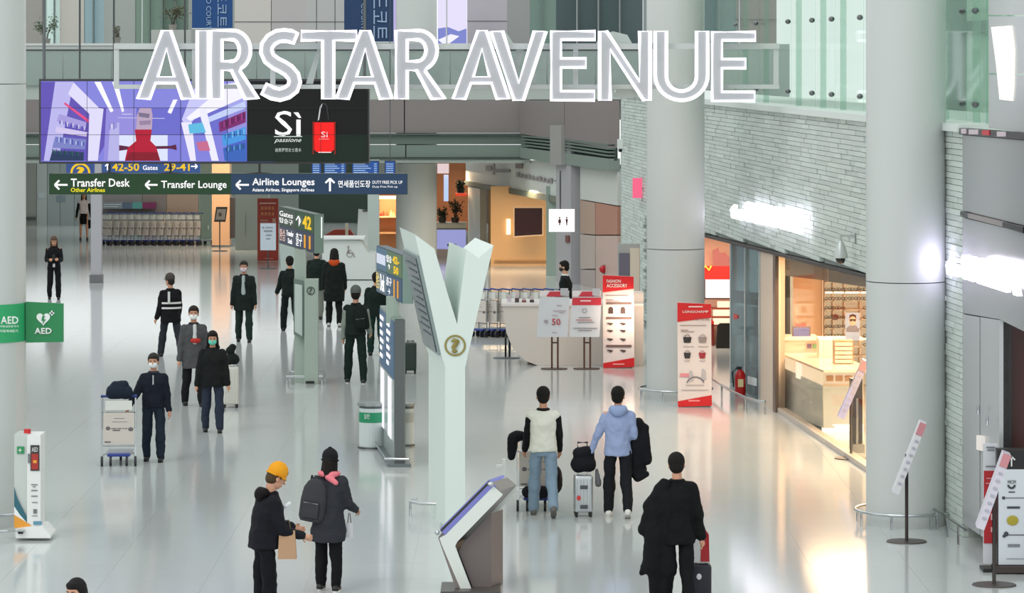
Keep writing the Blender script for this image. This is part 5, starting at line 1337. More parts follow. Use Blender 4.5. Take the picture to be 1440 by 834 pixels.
# column band + projecting flag sign
bcx, bcy, br = -20-720, 46.85, .535
t = thing('defibrillator_band', 'green AED band wrapped round the left column', 'sign', ((-740)*46.85/F, 46.85-.5, 2.6))
cx_ = -740*46.85/F
bm = B(); n = 24
def zz(y): return CH-(y-HZ)*46.35/F
for k in range(n):
    a0 = -PI*.95+PI*.95*k/n*1.0; a1 = -PI*.95+PI*.95*(k+1)/n
    P4 = [Vector((cx_+br*math.cos(a), bcy+br*math.sin(a), z)) for a, z in ((a0, zz(483)), (a1, zz(483)), (a1, zz(429)), (a0, zz(429)))]
    ctr = Vector((cx_, bcy, 0)); extr(bm, P4, (ctr-Vector((P4[0].x, P4[0].y, 0))).normalized()*.012)
O('band', bm, mat('2CA468', .5), t)
text('lettering', 'AED', 1, 445, 26, 455.5, 46.28, WHITE, t, .0, bold=.02); text('lettering', '자동심장충격기', 0, 457.5, 26, 460.5, 46.28, WHITE, t, .0); text('lettering', '자동제세동기', 0, 463.5, 25, 467.5, 46.28, WHITE, t, .0)
FD = 46.75
t = thing('defibrillator_flag_sign', 'square green AED flag sign with white heart sticking out of the column', 'sign', W(62, 482, FD))
poly('panel', [(36, 424.5), (89, 427), (89, 481), (36, 482)], FD, .05, mat('22804C', .5), t)
text('lettering', 'AED', 48.5, 461, 73, 469.5, FD, WHITE, t, .012, bold=.03)
hp = []
for k in range(28):
    a = 2*PI*k/28; x = 16*math.sin(a)**3; y = 13*math.cos(a)-5*math.cos(2*a)-2*math.cos(3*a)-math.cos(4*a); hp.append((61+x*.6, 448-y*.62))
poly('heart_symbol', hp, FD, .005, WHITE, t, .012)
poly('bolt_symbol', [(60, 444), (63.5, 444), (61.5, 449), (64.5, 449), (60, 456), (61, 451), (58.5, 451)], FD, .005, mat('22804C', .5), t, .02)
O('cross_symbol', bars(B(), [(69.5, 439.2, 76.5, 441.4), (71.9, 436.8, 74.1, 443.8)], FD, .014), WHITE, t)

# tilted leaflet stands
def leaflet(lab, bx, by, top, bot, wpx, name='leaflet_stand', face='DCDCE0'):
    d = D(by); t = thing(name, lab, 'stand', G(bx, by))
    (tx, ty), (qx, qy) = top, bot
    a = W(tx, ty, d-.18); b = W(qx, qy, d-.18); ax = (b-a).normalized(); wv = Vector((-ax.z, 0, ax.x)); wv = wv if wv.x < 0 else -wv
    th = wpx*d/F*.8
    dv = Vector((.03, .36, 0))
    O('board', extr(B(), [a, b, b+wv*th, a+wv*th], dv), mat(face, .4), t)
    e = a+(b-a)*.17
    O('header', extr(B(), [a-Vector((0, .012, 0)), e-Vector((0, .012, 0)), e+wv*th*1.02-Vector((0, .012, 0)), a+wv*th*1.02-Vector((0, .012, 0))], (0, .01, 0)), mat('C8888E', .4), t)
    bm = B()
    for k in range(7):
        f = a+(b-a)*(.24+.1*k)+wv*th*.25-Vector((0, .014, 0)); g_ = f+(b-a)*.03
        extr(bm, [f, g_, g_+wv*th*.5, f+wv*th*.5], (0, .01, 0))
    O('print', bm, mat('B0B0BC', .5), t)
    mid = (a+b)/2
    px_ = G(bx, by)
    O('pole', tube(B(), [Vector((px_.x, d, .01)), Vector((px_.x, d, mid.z+.05))], .022, 8), mat('3A3430', .4), t)
    bm = B(); rings(bm, [((px_.x, d, 0), .26, .24), ((px_.x, d, .015), .25, .23)], 32); O('base', bm, mat('403A36', .4), t)
    return t
leaflet('tilted leaflet board on a thin pole before the right column', 1275, 762, (1303, 597), (1264, 696), 12)
leaflet('tilted leaflet board standing in front of the brand directory', 1398, 823, (1422, 641), (1384, 746), 14, face='D4D0DC')
t = leaflet('lilac tilted leaflet board by the eyewear shop, beside the black display', 1197, 645, (1222, 510), (1187, 590), 12, face='B4B4D8')
t = thing('black_display_case', 'black narrow display case behind the lilac leaflet board', 'display', W(1208, 640, 55.2)); 
rect('case', 1197, 533, 1213, 640, 55.3, .3, mat('181214', .4), t); rect('steel_leg', 1204, 560, 1207, 636, 55.2, .03, STEEL, t); rect('foot', 1199, 625, 1216, 643, 55.15, .3, mat('A8A8A8', .25, .7), t)

# brand directory at the far right
bd = 42.4
t = thing('brand_directory', 'white directory board with black arrow header by the entrance', 'sign', W(1425, 805, bd))
rect('frame', 1402, 631, 1475, 797, bd, .12, mat('2A2626', .4), t)
rect('face', 1404, 660, 1475, 794, bd, .02, mat('D0D6DC', .4), t, .012)
rect('header', 1404, 634, 1475, 659, bd, .02, mat('141214', .4), t, .012)
rect('plinth', 1400, 797, 1475, 806, bd-.1, .4, mat('3A2E2A', .4), t)
arrow(t, 1422.5, 649, 7, 90, bd, mat('D8D8D8', .4), .03, 1.0)
BKK = mat('3A3E44', .5)
text('lettering', 'MCM', 1417, 675, 1428, 680, bd, BKK, t, .02); O('logo_print', ringmesh(1422.5, 682, 3, 6, bd, .02, .004, 180, 360, 12), BKK, t); rect('logo_print', 1418, 691, 1427, 692.5, bd, .004, BKK, t, .02)
rect('logo_print', 1409, 698, 1413, 702, bd, .004, BKK, t, .02); rect('rule', 1413, 699.6, 1475, 700.4, bd, .004, BKK, t, .02)
rect('logo_print', 1416, 712, 1434, 715, bd, .004, BKK, t, .02)
bm = B(); ell(bm, W(1424, 732, bd-.02), (.07, .006, .06), 16, 8); O('logo_print', bm, mat('A89A30', .5), t)
bm = B(); ell(bm, W(1415, 751, bd-.02), (.03, .006, .03), 10, 6); ell(bm, W(1412, 754, bd-.02), (.02, .006, .02), 8, 5); O('logo_print', bm, BKK, t); rect('rule', 1418, 751.5, 1450, 752.6, bd, .004, BKK, t, .02)
rect('logo_print', 1417, 765, 1434, 769, bd, .004, mat('7A7E84', .5), t, .02); rect('rule', 1415, 785, 1450, 786, bd, .004, mat('9A9EA4', .5), t, .02)
t = thing('notice_banner', 'narrow white and red notice banner left of the white directory board', 'banner', W(1393, 795, bd))
rect('panel', 1383, 624, 1403, 793, bd+.15, .04, mat('C8CAD0', .4), t); rect('red_panel', 1383.5, 662, 1402.5, 764, bd+.15, .01, mat('A81420', .4), t, .012)
O('line', bars(B(), [(1387, 628, 1399, 630), (1388, 632, 1398, 633.5), (1386, 655, 1400, 656.5)], bd+.15, .014), mat('6E7078', .5), t)
O('line', bars(B(), [(1387, 672, 1399, 673), (1386, 679, 1400, 680), (1393, 722, 1397, 731), (1393, 741, 1397, 748)], bd+.15, .02), mat('D8A8A8', .5), t)
bm = B(); a_ = W(1393, 793, bd+.15); box(bm, a_.x-.1, a_.x+.1, bd+.05, bd+.4, 0, .04); O('foot', bm, BLACK, t)
t = thing('wall_guard_rail', 'steel guard rail running along the foot of the stone wall', 'rail', wallpt(1360, 0, .25))
pa, pb = wallpt(1322, .25, .22), wallpt(1383, .25, .22)
O('bar', tube(B(), [pa, pb], .022, 8), STEEL, t, smooth=True)
for k in range(4): p = pa.lerp(pb, (k+.3)/4); O('leg', tube(B(), [Vector((p.x, p.y, 0)), p], .015, 6), STEEL, t)

# ================================================================== people
def rotz(v, a): return Matrix.Rotation(a, 3, 'Z') @ v
def rm(o, vox, sm=4, f=.6, fold=0):
    m = o.modifiers.new('remesh', 'REMESH'); m.mode = 'VOXEL'; m.voxel_size = vox; m.use_smooth_shade = True
    s = o.modifiers.new('smooth', 'SMOOTH'); s.iterations = sm; s.factor = f
    if fold:
        if 'folds' not in bpy.data.textures:
            tx = bpy.data.textures.new('folds', 'CLOUDS'); tx.noise_scale = .16; tx.noise_depth = 2
        d = o.modifiers.new('folds', 'DISPLACE'); d.texture = bpy.data.textures['folds']; d.strength = fold; d.mid_level = .5; d.texture_coords = 'LOCAL'
SKIN = mat('C89478', .55)
def cloth(c, r=.85): return mat(c, r, 0, .5, 9, var=.06, vscale=5, spec=.25)
def person(lab, px, py, rz, h, pose=None, top='1C2028', trou='1A1E28', shoes='141414', hair='120E0C', coat=.03, bulk=.0, mask=None, hat=None, longhair=False, vest=None, skirt=False, hood=None, skin='C89478', sole=None, collar=None, sleeves=None, foot=None, fat=1.0):
    P = dict(lean=2, lt=4, ls=2, rt=-4, rs=-6, la=(6, 8, 18, 4), ra=(6, 8, 18, 4), hp=4, hy=0, hr=0, ab=3)
    P.update(pose or {})
    loc = G(px, py) if foot is None else foot
    t = thing('person', lab, 'person', loc, R(rz)); SK = mat(skin, .55)
    V = Vector
    def dr(fl, ab, s): return V((s*math.sin(R(ab)), math.sin(R(fl))*math.cos(R(ab)), -math.cos(R(fl))*math.cos(R(ab))))
    hw = .052*h
    legs = {}
    for s, a, b in ((-1, P['lt'], P['ls']), (1, P['rt'], P['rs'])):
        hip = V((s*hw, 0, 0)); kn = hip+dr(a, P['ab'], s)*.245*h; an = kn+dr(b, P['ab']*.5, s)*.24*h
        legs[s] = [hip, kn, an]
    low = min(legs[-1][2].z, legs[1][2].z); hz = -low+.042*h
    pel = V((0, 0, hz))
    for s in legs: legs[s] = [p+pel for p in legs[s]]
    ld = R(P['lean']); up = V((0, math.sin(ld), math.cos(ld)))
    chest = pel+up*.20*h; nb = pel+up*.305*h; sh = pel+up*.254*h
    headb = nb+(up*.6+V((0, math.sin(ld+R(P['hp'])*.6), math.cos(ld+R(P['hp'])*.6)))*.4)*.044*h
    HM = Matrix.Translation(headb) @ Matrix.Rotation(R(P['hy']), 4, 'Z') @ Matrix.Rotation(-R(P['hp']), 4, 'X') @ Matrix.Rotation(R(P['hr']), 4, 'Y')
    h0 = h; hk = 1.10*h
    hc = HM @ V((0, .008*h, .056*h)); HR = HM.to_3x3().to_4x4()
    arms = {}
    for s, k in ((-1, 'la'), (1, 'ra')):
        f1, a1, f2, a2 = P[k]
        s0 = sh+V((s*.092*h*fat, 0, 0)); el = s0+dr(f1, a1, s)*.168*h; wr = el+dr(f2, a2, s)*.145*h
        arms[s] = [s0, el, wr]
    # ---- body, one surface
    bm = B()
    ell(bm, hc+HR.to_3x3() @ V((0, -.004*hk, .012*hk)), (.043*hk, .053*hk, .052*hk), 16, 12, HR)
    ell(bm, hc+HR.to_3x3() @ V((0, .010*hk, -.028*hk)), (.033*hk, .038*hk, .036*hk), 14, 10, HR)
    hp = lambda x, y, z: hc+HR.to_3x3() @ V((x*hk, y*hk, z*hk))
    cap(bm, hp(0, .046, .006), hp(0, .058, -.012), .004*h, .008*h, 8)
    for s in (-1, 1): ell(bm, hp(s*.044, -.004, -.008), (.006*h, .012*h, .018*h), 8, 6, HR)
    cap(bm, nb-up*.02*h, headb+up*.02*h, .033*h, .029*h, 12)
    ell(bm, pel, (.085*h, .056*h, .06*h)); ell(bm, pel+up*.1*h, (.07*h, .048*h, .08*h)); ell(bm, chest, (.088*h*fat, .058*h, .09*h))
    for s in (-1, 1):
        a = arms[s]; ell(bm, a[0], (.034*h, .034*h, .034*h)); cap(bm, a[0], a[1], .027*h, .021*h); cap(bm, a[1], a[2], .021*h, .0145*h)
        cap(bm, chest+up*.06*h, a[0], .035*h, .032*h)
        d = (a[2]-a[1]).normalized(); u = V((-s, 0, 0)); u = (u-d*u.dot(d)).normalized(); v = d.cross(u)
        pc = a[2]+d*.028*h
        cap(bm, a[2], pc+d*.012*h, .0145*h, .018*h, 8)
        for q in range(4):
            o = v*((q-1.5)*.0115*h); L = (.036, .042, .039, .030)[q]*h
            f0 = pc+d*.02*h+o; f1_ = f0+(d*.85+u*.3)*L*.55; f2_ = f1_+(d*.6+u*.75)*L*.5
            tube(bm, [f0-d*.012*h, f0, f1_, f2_], [.0055*h, .0055*h, .0050*h, .0042*h], 7)
        th0 = a[2]+d*.012*h-v*.014*h*(1); th1 = th0+(d*.6-v*.7+u*.35)*.024*h; tube(bm, [a[2]+d*.008*h, th0, th1, th1+(d*.9+u*.3)*.018*h], [.006*h, .0062*h, .0055*h, .0045*h], 7)
        l = legs[s]; cap(bm, l[0], l[1], .046*h, .030*h); cap(bm, l[1], l[2], .031*h, .020*h)
        bd_ = l[2]+V((0, 0, -.02*h)); cap(bm, bd_+V((0, -.010*h, 0)), bd_+V((0, .045*h, -.002*h)), .018*h, .013*h)
    b = O('body', bm, SK, t, False, doctor=False); rm(b, .0085*h/1.7, 2, .5)
    # ---- face
    bm = B()
    for s in (-1, 1): ell(bm, hp(s*.016, .0475, .006), (.006*h, .004*h, .0035*h), 8, 6, HR)
    O('eyes', bm, mat('1A1412', .3), t, False)
    bm = B()
    for s in (-1, 1): cap(bm, hp(s*.008, .049, .017), hp(s*.025, .044, .018), .002*h, .002*h, 6)
    O('eyebrows', bm, mat('1E1612', .8), t, False)
    if mask:
        bm = B(); ell(bm, hp(0, .019, -.024), (.037*hk, .041*hk, .031*hk), 16, 10, HR); o = O('face_mask', bm, mat(mask, .7), t, False, True)
        bm = B()
        for s in (-1, 1): tube(bm, [hp(s*.035, .02, -.012), hp(s*.046, -.005, .0)], .0016*h, 5)
        O('mask_loop', bm, mat(mask, .7), o, False)
    else:
        bm = B(); cap(bm, hp(-.012, .046, -.031), hp(.012, .046, -.031), .0035*h, .0035*h, 6); O('mouth', bm, mat('9A5A50', .5), t, False)
    # ---- hair / hat
    HC = mat(hair, .8, 0, .6, 60, spec=.3)
    bm = B(); ell(bm, hp(0, -.010, .020), (.0495*hk, .052*hk, .054*hk), 20, 14, HR)
    ell(bm, hp(0, -.024, -.012), (.043*hk, .036*hk, .040*hk), 16, 10, HR)
    ell(bm, hp(0, .022, .043), (.036*hk, .030*hk, .022*hk), 12, 8, HR)
    if longhair:
        cap(bm, hp(0, -.03, 0), nb+V((0, -.045*h, .0)), .045*h, .035*h); 
        for s in (-1, 1): cap(bm, hp(s*.038, -.005, 0), nb+V((s*.045*h, -.01*h, .0)), .018*h, .02*h)
    o = O('hair', bm, HC, t, False, doctor=False); rm(o, .012, 2, .5)
    if hat:
        c, kind = hat; bm = B()
        ell(bm, hp(0, -.008, .034), (.053*hk, .057*hk, .057*hk), 20, 14, HR)
        if kind == 'bobble': ell(bm, hp(0, -.02, .082), (.018*h, .018*h, .016*h), 10, 8)
        o = O('hat', bm, cloth(c), t, False, smooth=True)
        if kind == 'cap':
            bm = B(); ell(bm, hp(0, .055, .022), (.036*h, .034*h, .005*h), 14, 6, HR); O('peak', bm, cloth(c), o, False, True)
        elif kind in ('beanie', 'bobble'):
            bm = B(); pts = [hp(.0535*math.cos(2*PI*k/20), -.006+.0575*math.sin(2*PI*k/20), .010) for k in range(20)]; tube(bm, pts, .0065*h, 8, closed=True); O('cuff', bm, cloth(c), o, False, True)
    # ---- trousers or skirt
    bk = bulk
    TR = cloth(trou)
    bm = B()
    if skirt:
        rings(bm, [(pel+V((0, 0, -.19*h)), .075*h, .062*h), (pel+V((0, 0, -.1*h)), .088*h, .068*h), (pel, .086*h, .064*h), (pel+up*.06*h, .07*h, .055*h)], 22)
    else:
        rings(bm, [(pel+V((0, 0, -.05*h)), .086*h, .062*h), (pel, .084*h, .062*h), (pel+up*.04*h, .074*h, .054*h)], 22)
        for s in (-1, 1):
            l = legs[s]; cap(bm, l[0], l[1], .049*h, .047*h, 14); cap(bm, l[1], l[2]+(l[1]-l[2]).normalized()*.006*h, .047*h, .039*h, 14)
    o = O('skirt' if skirt else 'trousers', bm, TR, t, False, doctor=False); rm(o, .014, 4, .6, .045)
    # ---- jacket / coat
    TP = cloth(top)
    bm = B(); hem = pel+V((0, 0, -coat*h))
    W_ = (.097+bk*.75)*h*fat; D_ = (.070+bk*.7)*h
    rg = [(hem, W_*(1.0 if coat < .08 else 1.08), D_*(1.0 if coat < .08 else 1.1)), (pel+up*.03*h, W_*.97, D_), (pel+up*.12*h, W_*.93, D_*.95), (chest, W_*1.0, D_*1.02), (pel+up*.255*h, W_*.84, D_*.84), (pel+up*.285*h, W_*.55, D_*.66), (pel+up*.312*h, W_*.36, D_*.52)]
    if coat > .05: rg.insert(1, (hem*.5+pel*.5, W_*1.05, D_*1.06))
    rings(bm, rg, 24, 2.3)
    SL = cloth(sleeves) if sleeves else None
    bs = B() if SL else bm
    for s in (-1, 1):
        a = arms[s]; r0 = (.037+bk*.35)*h; ell(bm if SL else bs, a[0]-V((s*.006*h, 0, 0)) if SL else a[0], (r0*1.1 if SL else r0*1.05, r0*1.12 if SL else r0, r0*1.05 if SL else r0*.95))
        cap(bm, chest+up*.062*h+V((s*.03*h, 0, 0)), a[0]-V((s*(.01 if SL else .004)*h, 0, 0)), .046*h, .038*h)
        cap(bs, a[0]+(a[1]-a[0])*(.12 if SL else 0), a[1], r0, r0*.86, 12); cap(bs, a[1], a[2]-(a[2]-a[1]).normalized()*.005*h, r0*.86, r0*.66, 12)
    o = O('jacket' if not vest else 'vest', bm, TP, t, False, doctor=False); rm(o, .014, 4, .6, .05); jk = o
    if SL: o2 = O('sleeves', bs, SL, t, False, doctor=False); rm(o2, .014, 3, .6, .04)
    bm = B(); pts = [nb+V((.040*h*math.cos(2*PI*k/18), .036*h*math.sin(2*PI*k/18), -.002*h)) for k in range(18)]; tube(bm, pts, .013*h, 8, closed=True)
    O('collar', bm, cloth(collar) if collar else TP, t, False, True)
    if hood:
        bm = B(); cap(bm, nb+V((-.045*h, -.045*h, .005*h)), nb+V((.045*h, -.045*h, .005*h)), .03*h, .03*h, 12); ell(bm, nb+V((0, -.06*h, -.01*h)), (.06*h, .035*h, .045*h)); o = O('hood', bm, cloth(hood), t, False, doctor=False); rm(o, .014, 4, .6)
    # ---- shoes
    for s in (-1, 1):
        l = legs[s]; an = l[2]; lift = an.z-.042*h
        bm = B(); g0 = V((an.x, an.y, 0))
        toe = (P['lt'] if s < 0 else P['rt']); shn = (P['ls'] if s < 0 else P['rs'])
        tilt = R(min(0, shn)*1.0) if lift > .03 else 0
        M = Matrix.Translation(V((an.x, an.y, an.z))) @ Matrix.Rotation(tilt, 4, 'X')
        q = lambda x, y, z: M @ V((x*h, y*h, z*h-.042*h))
        cap(bm, q(0, -.022, .025), q(0, .062, .020), .027*h, .022*h, 12); cap(bm, q(0, -.01, .035), q(0, .0, .05), .024*h, .024*h, 12)
        o = O('shoe', bm, mat(shoes, .5), t, False, doctor=False); rm(o, .009, 3, .5)
        bm = B(); rings(bm, [((0, 0, 0), 1, 1), ((0, 0, .009*h), 1, 1)], 18)
        for v in bm.verts: v.co = M @ V((v.co.x*.024*h, v.co.y*.066*h+.02*h, v.co.z-.042*h))
        O('sole', bm, mat(sole or '0C0C0C', .6), o, False)
    def w(p): return loc+rotz(p, R(rz))
    J = dict(t=t, w=w, arms=arms, legs=legs, nb=nb, chest=chest, pel=pel, up=up, h=h, sh=sh, hp=hp, HR=HR, hc=hc, jk=jk)
    return J

def lug(name, lab, cat, px, py, rz, group=None):
    return thing(name, lab, cat, G(px, py), R(rz), group)
def suitcase(lab, px, py, rz, w_, d_, h_, col, metal=0.0, handle=.35, ribs=True, sticker=None):
    t = lug('suitcase', lab, 'suitcase', px, py, rz); m = mat(col, .3 if metal else .45, metal)
    bm = B(); box(bm, -w_/2, w_/2, -d_/2, d_/2, .06, h_); bev(bm, .04, 3); O('shell', bm, m, t, False, True)
    if ribs:
        for k in range(5):
            x = -w_*.36+w_*.18*k; bm = B(); box(bm, x-.010, x+.010, -d_/2-.008, d_/2+.008, .12, h_-.05); bev(bm, .004, 1); O('rib', bm, m, t, False)
    bm = B()
    for x in (-w_*.25, w_*.25): tube(bm, [(x, d_*.3, h_-.02), (x, d_*.3, h_+handle)], .009, 6)
    O('telescopic_handle', bm, STEEL, t, False); bm = B(); tube(bm, [(-w_*.28, d_*.3, h_+handle), (w_*.28, d_*.3, h_+handle)], .015, 8); O('grip', bm, BLACK, t, False)
    for x in (-w_*.38, w_*.38):
        for y in (-d_*.32, d_*.32):
            bm = B(); M = Matrix.Translation((x, y, .03)) @ Matrix.Rotation(PI/2, 4, 'Y'); bmesh.ops.create_cone(bm, cap_ends=True, segments=12, radius1=.03, radius2=.03, depth=.03, matrix=M); box(bm, x-.02, x+.02, y-.015, y+.015, .03, .07); O('wheel', bm, BLACK, t, False)
    for z in (.25, .72):
        if metal: bm = B(); box(bm, -.05, .05, -d_/2-.02, -d_/2-.008, h_*z-.025, h_*z+.025); O('latch', bm, mat('4A4C50', .4), t, False); 
    if sticker: bm = B(); x, z, c = sticker; ell(bm, (x, -d_/2-.012, z), (.03, .006, .035), 10, 6); O('sticker', bm, mat(c, .5), t, False)
    return t
def soft(name, lab, cat, shapes, col, vox=.016, extra=(), part='cloth'):
    """soft folded thing: shapes are world capsules / ellipsoids joined by a remesh"""
    xs = [Vector(s[1]) for s in shapes]; c = sum(xs, Vector())/len(xs); zmin = min(s[1][2] for s in shapes)
    t = thing(name, lab, cat, Vector((c.x, c.y, max(0, zmin))))
    bm = B()
    for s in shapes:
        if s[0] == 'c': cap(bm, s[1], s[2], s[3], s[4], 12)
        elif s[0] == 'e': ell(bm, s[1], s[2], 14, 10)
        else: extr(bm, s[1:5], s[5])
    o = O(part, bm, cloth(col), t, doctor=False); rm(o, vox, 4, .6, .05)
    return t
def pack(lab, J, off, size, col, tilt=0, straps=True, pocket=True):
    """backpack placed in the carrier's frame"""
    w = J['w']; h = J['h']; rz = J['t'].rotation_euler.z
    base = w(J['chest']+Vector(off)); t = thing('backpack', lab, 'backpack', base, rz)
    a, b, c = size
    M = Matrix.Rotation(R(tilt), 4, 'Y')
    bm = B(); rings(bm, [((0, 0, -c), a*.85, b*.8), ((0, 0, -c*.8), a, b), ((0, 0, 0), a*1.0, b*1.05), ((0, 0, c*.55), a*.88, b*.9), ((0, 0, c*.85), a*.6, b*.7), ((0, 0, c), a*.3, b*.4)], 20, 2.6)
    bmesh.ops.transform(bm, matrix=M, verts=bm.verts); o = O('body', bm, cloth(col), t, False, doctor=False); rm(o, .016, 3, .6)
    if pocket:
        bm = B(); box(bm, -a*.65, a*.65, -b*1.25, -b*.9, -c*.8, -c*.05); bev(bm, .02, 2); bmesh.ops.transform(bm, matrix=M, verts=bm.verts); O('pocket', bm, cloth(col), t, False, True)
        bm = B(); tube(bm, [(-a*.55, -b*1.27, -c*.1), (a*.55, -b*1.27, -c*.1)], .005, 5); bmesh.ops.transform(bm, matrix=M, verts=bm.verts); O('zip', bm, mat('8A8C8E', .3, .6), t, False)
    bm = B(); tube(bm, [M @ Vector(p) for p in ((-a*.25, 0, c*.95), (-a*.15, 0, c*1.12), (a*.15, 0, c*1.12), (a*.25, 0, c*.95))], .009, 6); O('handle', bm, BLACK, t, False)
    if straps:
        for s in (-1, 1):
            bm = B(); tube(bm, [M @ Vector(p) for p in ((s*a*.4, b*.7, c*.8), (s*a*.6, b*1.3, c*1.0), (s*a*.75, b*2.1, c*.5), (s*a*.75, b*1.4, -c*.4))], .014, 6); O('strap', bm, cloth('24262A'), t, False)
    return t

# --- man in orange beanie with a paper bag (near left)
bmn = person('person in black puffer coat and orange beanie looking down, paper bag on arm', 371, 886, -68, 1.78, dict(lean=7, hp=28, lt=2, ls=-3, rt=4, rs=-2, la=(18, 10, 78, 2), ra=(14, 8, 72, -4)), top='14141C', trou='0B0C12', coat=.03, bulk=.026, hat=('E09A20', 'beanie'), hood='100A0C', hair='4A3A28')
w = bmn['w']
p = w(Vector((.0, .36, bmn['sh'].z-.36)))
def paper_bag(lab, p, wd, dp, hh, col, cat='bag', tissue=None, name='paper_bag', logo=None):
    t = thing(name, lab, cat, p)
    z0 = p.z-hh; bm = B(); a = [Vector((p.x+sx*wd/2, p.y+sy*dp/2, z0)) for sx, sy in ((-1, -1), (1, -1), (1, 1), (-1, 1))]; b_ = [Vector((p.x+sx*wd*.42, p.y+sy*dp*.25, p.z)) for sx, sy in ((-1, -1), (1, -1), (1, 1), (-1, 1))]
    va = [bm.verts.new(v) for v in a]; vb = [bm.verts.new(v) for v in b_]
    bm.faces.new(va[::-1]); bm.faces.new(vb)
    for i in range(4): bm.faces.new((va[i], va[(i+1) % 4], vb[(i+1) % 4], vb[i]))
    O('body', bm, mat(col, .7), t)
    for sy in (-1, 1):
        bm = B(); tube(bm, [Vector((p.x-wd*.2, p.y+sy*dp*.22, p.z)), Vector((p.x-wd*.08, p.y+sy*dp*.12, p.z+.11)), Vector((p.x+wd*.08, p.y+sy*dp*.12, p.z+.11)), Vector((p.x+wd*.2, p.y+sy*dp*.22, p.z))], .005, 5); O('handle', bm, mat('5A4838', .6), t)
    if tissue: bm = B(); tt = p+Vector((.0, 0, .03)); extr(bm, [tt+Vector(v) for v in ((-wd*.35, 0, -.05), (-wd*.1, 0, .09), (wd*.2, 0, .02), (wd*.35, 0, -.05))], (0, .03, 0)); O('tissue', bm, mat(tissue, .6), t)
    return t
pb_ = W(404, 746, bmn['w'](Vector((0, 0, 0))).y-.12); paper_bag('tan paper bag hanging from the arm of the person in orange beanie', pb_, .20, .12, .30, 'B08C6C')
soft('travel_papers', 'small white papers held by the person in orange beanie', 'paper', [('c', W(400, 712, pb_.y+.05), W(407, 708, pb_.y+.05), .02, .015)], 'D8DCE0', .01, part='sheet')

# --- woman with grey backpack
bw = person('person in long charcoal coat with pink scarf and black bobble hat', 462, 831, -14, 1.60, dict(lean=3, lt=8, ls=-4, rt=-2, rs=-4, la=(12, 14, 62, 12), ra=(14, 14, 66, 8), hp=12, ab=2), top='2E3036', trou='0C0C0F', coat=.17, bulk=.028, hat=('17171A', 'bobble'), shoes='1A1A1C', sole='E0E0DC', longhair=True)
bm = B(); nb = bw['nb']; h = 1.6
tube(bm, [nb+Vector((.062*h*math.cos(2*PI*k/20), .05*h*math.sin(2*PI*k/20), .012*h)) for k in range(20)], .024*h, 8, closed=True); cap(bm, nb+Vector((.0, -.055*h, 0)), nb+Vector((.07*h, -.065*h, -.045*h)), .026*h, .02*h)
o = O('scarf', bm, cloth('E07C86'), bw['t'], False, doctor=False); rm(o, .012, 3, .5)
for s in (-1, 1):
    l = bw['legs'][s][2]; bm = B(); cap(bm, l+Vector((0, 0, .01)), l+Vector((0, 0, .06)), .036, .036); O('sock', bm, mat('E4E4E0', .7), bw['t'], False, True)
pack('charcoal grey backpack slung on the shoulder of the person in pink scarf', bw, (-.135, -.15, -.10), (.155, .09, .25), '3A3A3E', 8)
pk = bw['w'](Vector((.2, .1, .78))); paper_bag('small white carrier bag beside the long charcoal coat', pk+Vector((.02, 0, .0)), .09, .06, .17, 'C8C8CC')

# --- white vest man + trolley
wv = person('person in cream vest over black sleeves and light blue jeans pushing a trolley', 764, 726, 2, 1.74, dict(lean=3, lt=14, ls=6, rt=-6, rs=-36, la=(10, 10, 40, 6), ra=(10, 10, 38, 4), hp=0), top='DCDCD0', trou='7F94A6', sleeves='101013', vest=True, coat=.02, bulk=.012, collar='121214', shoes='5E5E5C', sole='6A6864')
trolley('luggage trolley with dark bags pushed by the person in the cream vest', G(754, 718), 0)
tp = G(754, 718)
soft('travel_bag', 'dark bag hanging over the handle of the cream vest trolley', 'bag', [('e', tp+Vector((-.25, -.05, 1.02)), (.13, .09, .07)), ('c', tp+Vector((-.32, -.08, .98)), tp+Vector((-.33, -.08, .75)), .07, .06)], '14161C')
soft('travel_bag', 'black bag lying low on the cream vest trolley', 'bag', [('c', tp+Vector((-.12, -.15, .27)), tp+Vector((.12, -.15, .27)), .08, .08)], '1A1A1E')
soft('travel_bag', 'round black bag strapped at the side of the cream vest trolley', 'bag', [('e', tp+Vector((.28, -.1, .42)), (.07, .12, .2))], '1C1C20')

# --- blue shirt man
bs_ = person('person in pale blue shirt and black jeans with a coat over the arm', 869, 727, 0, 1.74, dict(lean=2, lt=10, ls=2, rt=-4, rs=-24, la=(4, 24, 10, 20), ra=(2, 12, 62, 14), hp=0, hy=-14), top='93A2C6', trou='17181E', coat=.05, bulk=.008, shoes='D8D8D4', sole='C8C8C4', hood='8FA0C6')
cp_ = G(900, 727); dz = bs_['w'](bs_['arms'][1][1])
soft('draped_coat', 'black coat draped over the forearm of the person in pale blue shirt', 'coat', [('c', Vector((dz.x+.05, dz.y+.05, 1.24)), Vector((dz.x+.07, dz.y+.1, .62)), .085, .10), ('c', Vector((dz.x+.14, dz.y+.05, 1.18)), Vector((dz.x+.17, dz.y+.05, .75)), .06, .07), ('c', Vector((dz.x, dz.y+.05, 1.15)), Vector((dz.x-.0, dz.y+.05, .56)), .06, .06), ('c', Vector((dz.x+.04, dz.y+.0, .52)), Vector((dz.x+.16, dz.y+.0, .57)), .06, .05)], '101116')
suitcase('ribbed silver suitcase rolled by the person in pale blue shirt', 820, 726, 4, .25, .24, .56, 'C4C8CA', .75, .42, sticker=(-.07, .26, 'C83838'))
sp_ = G(820, 726)
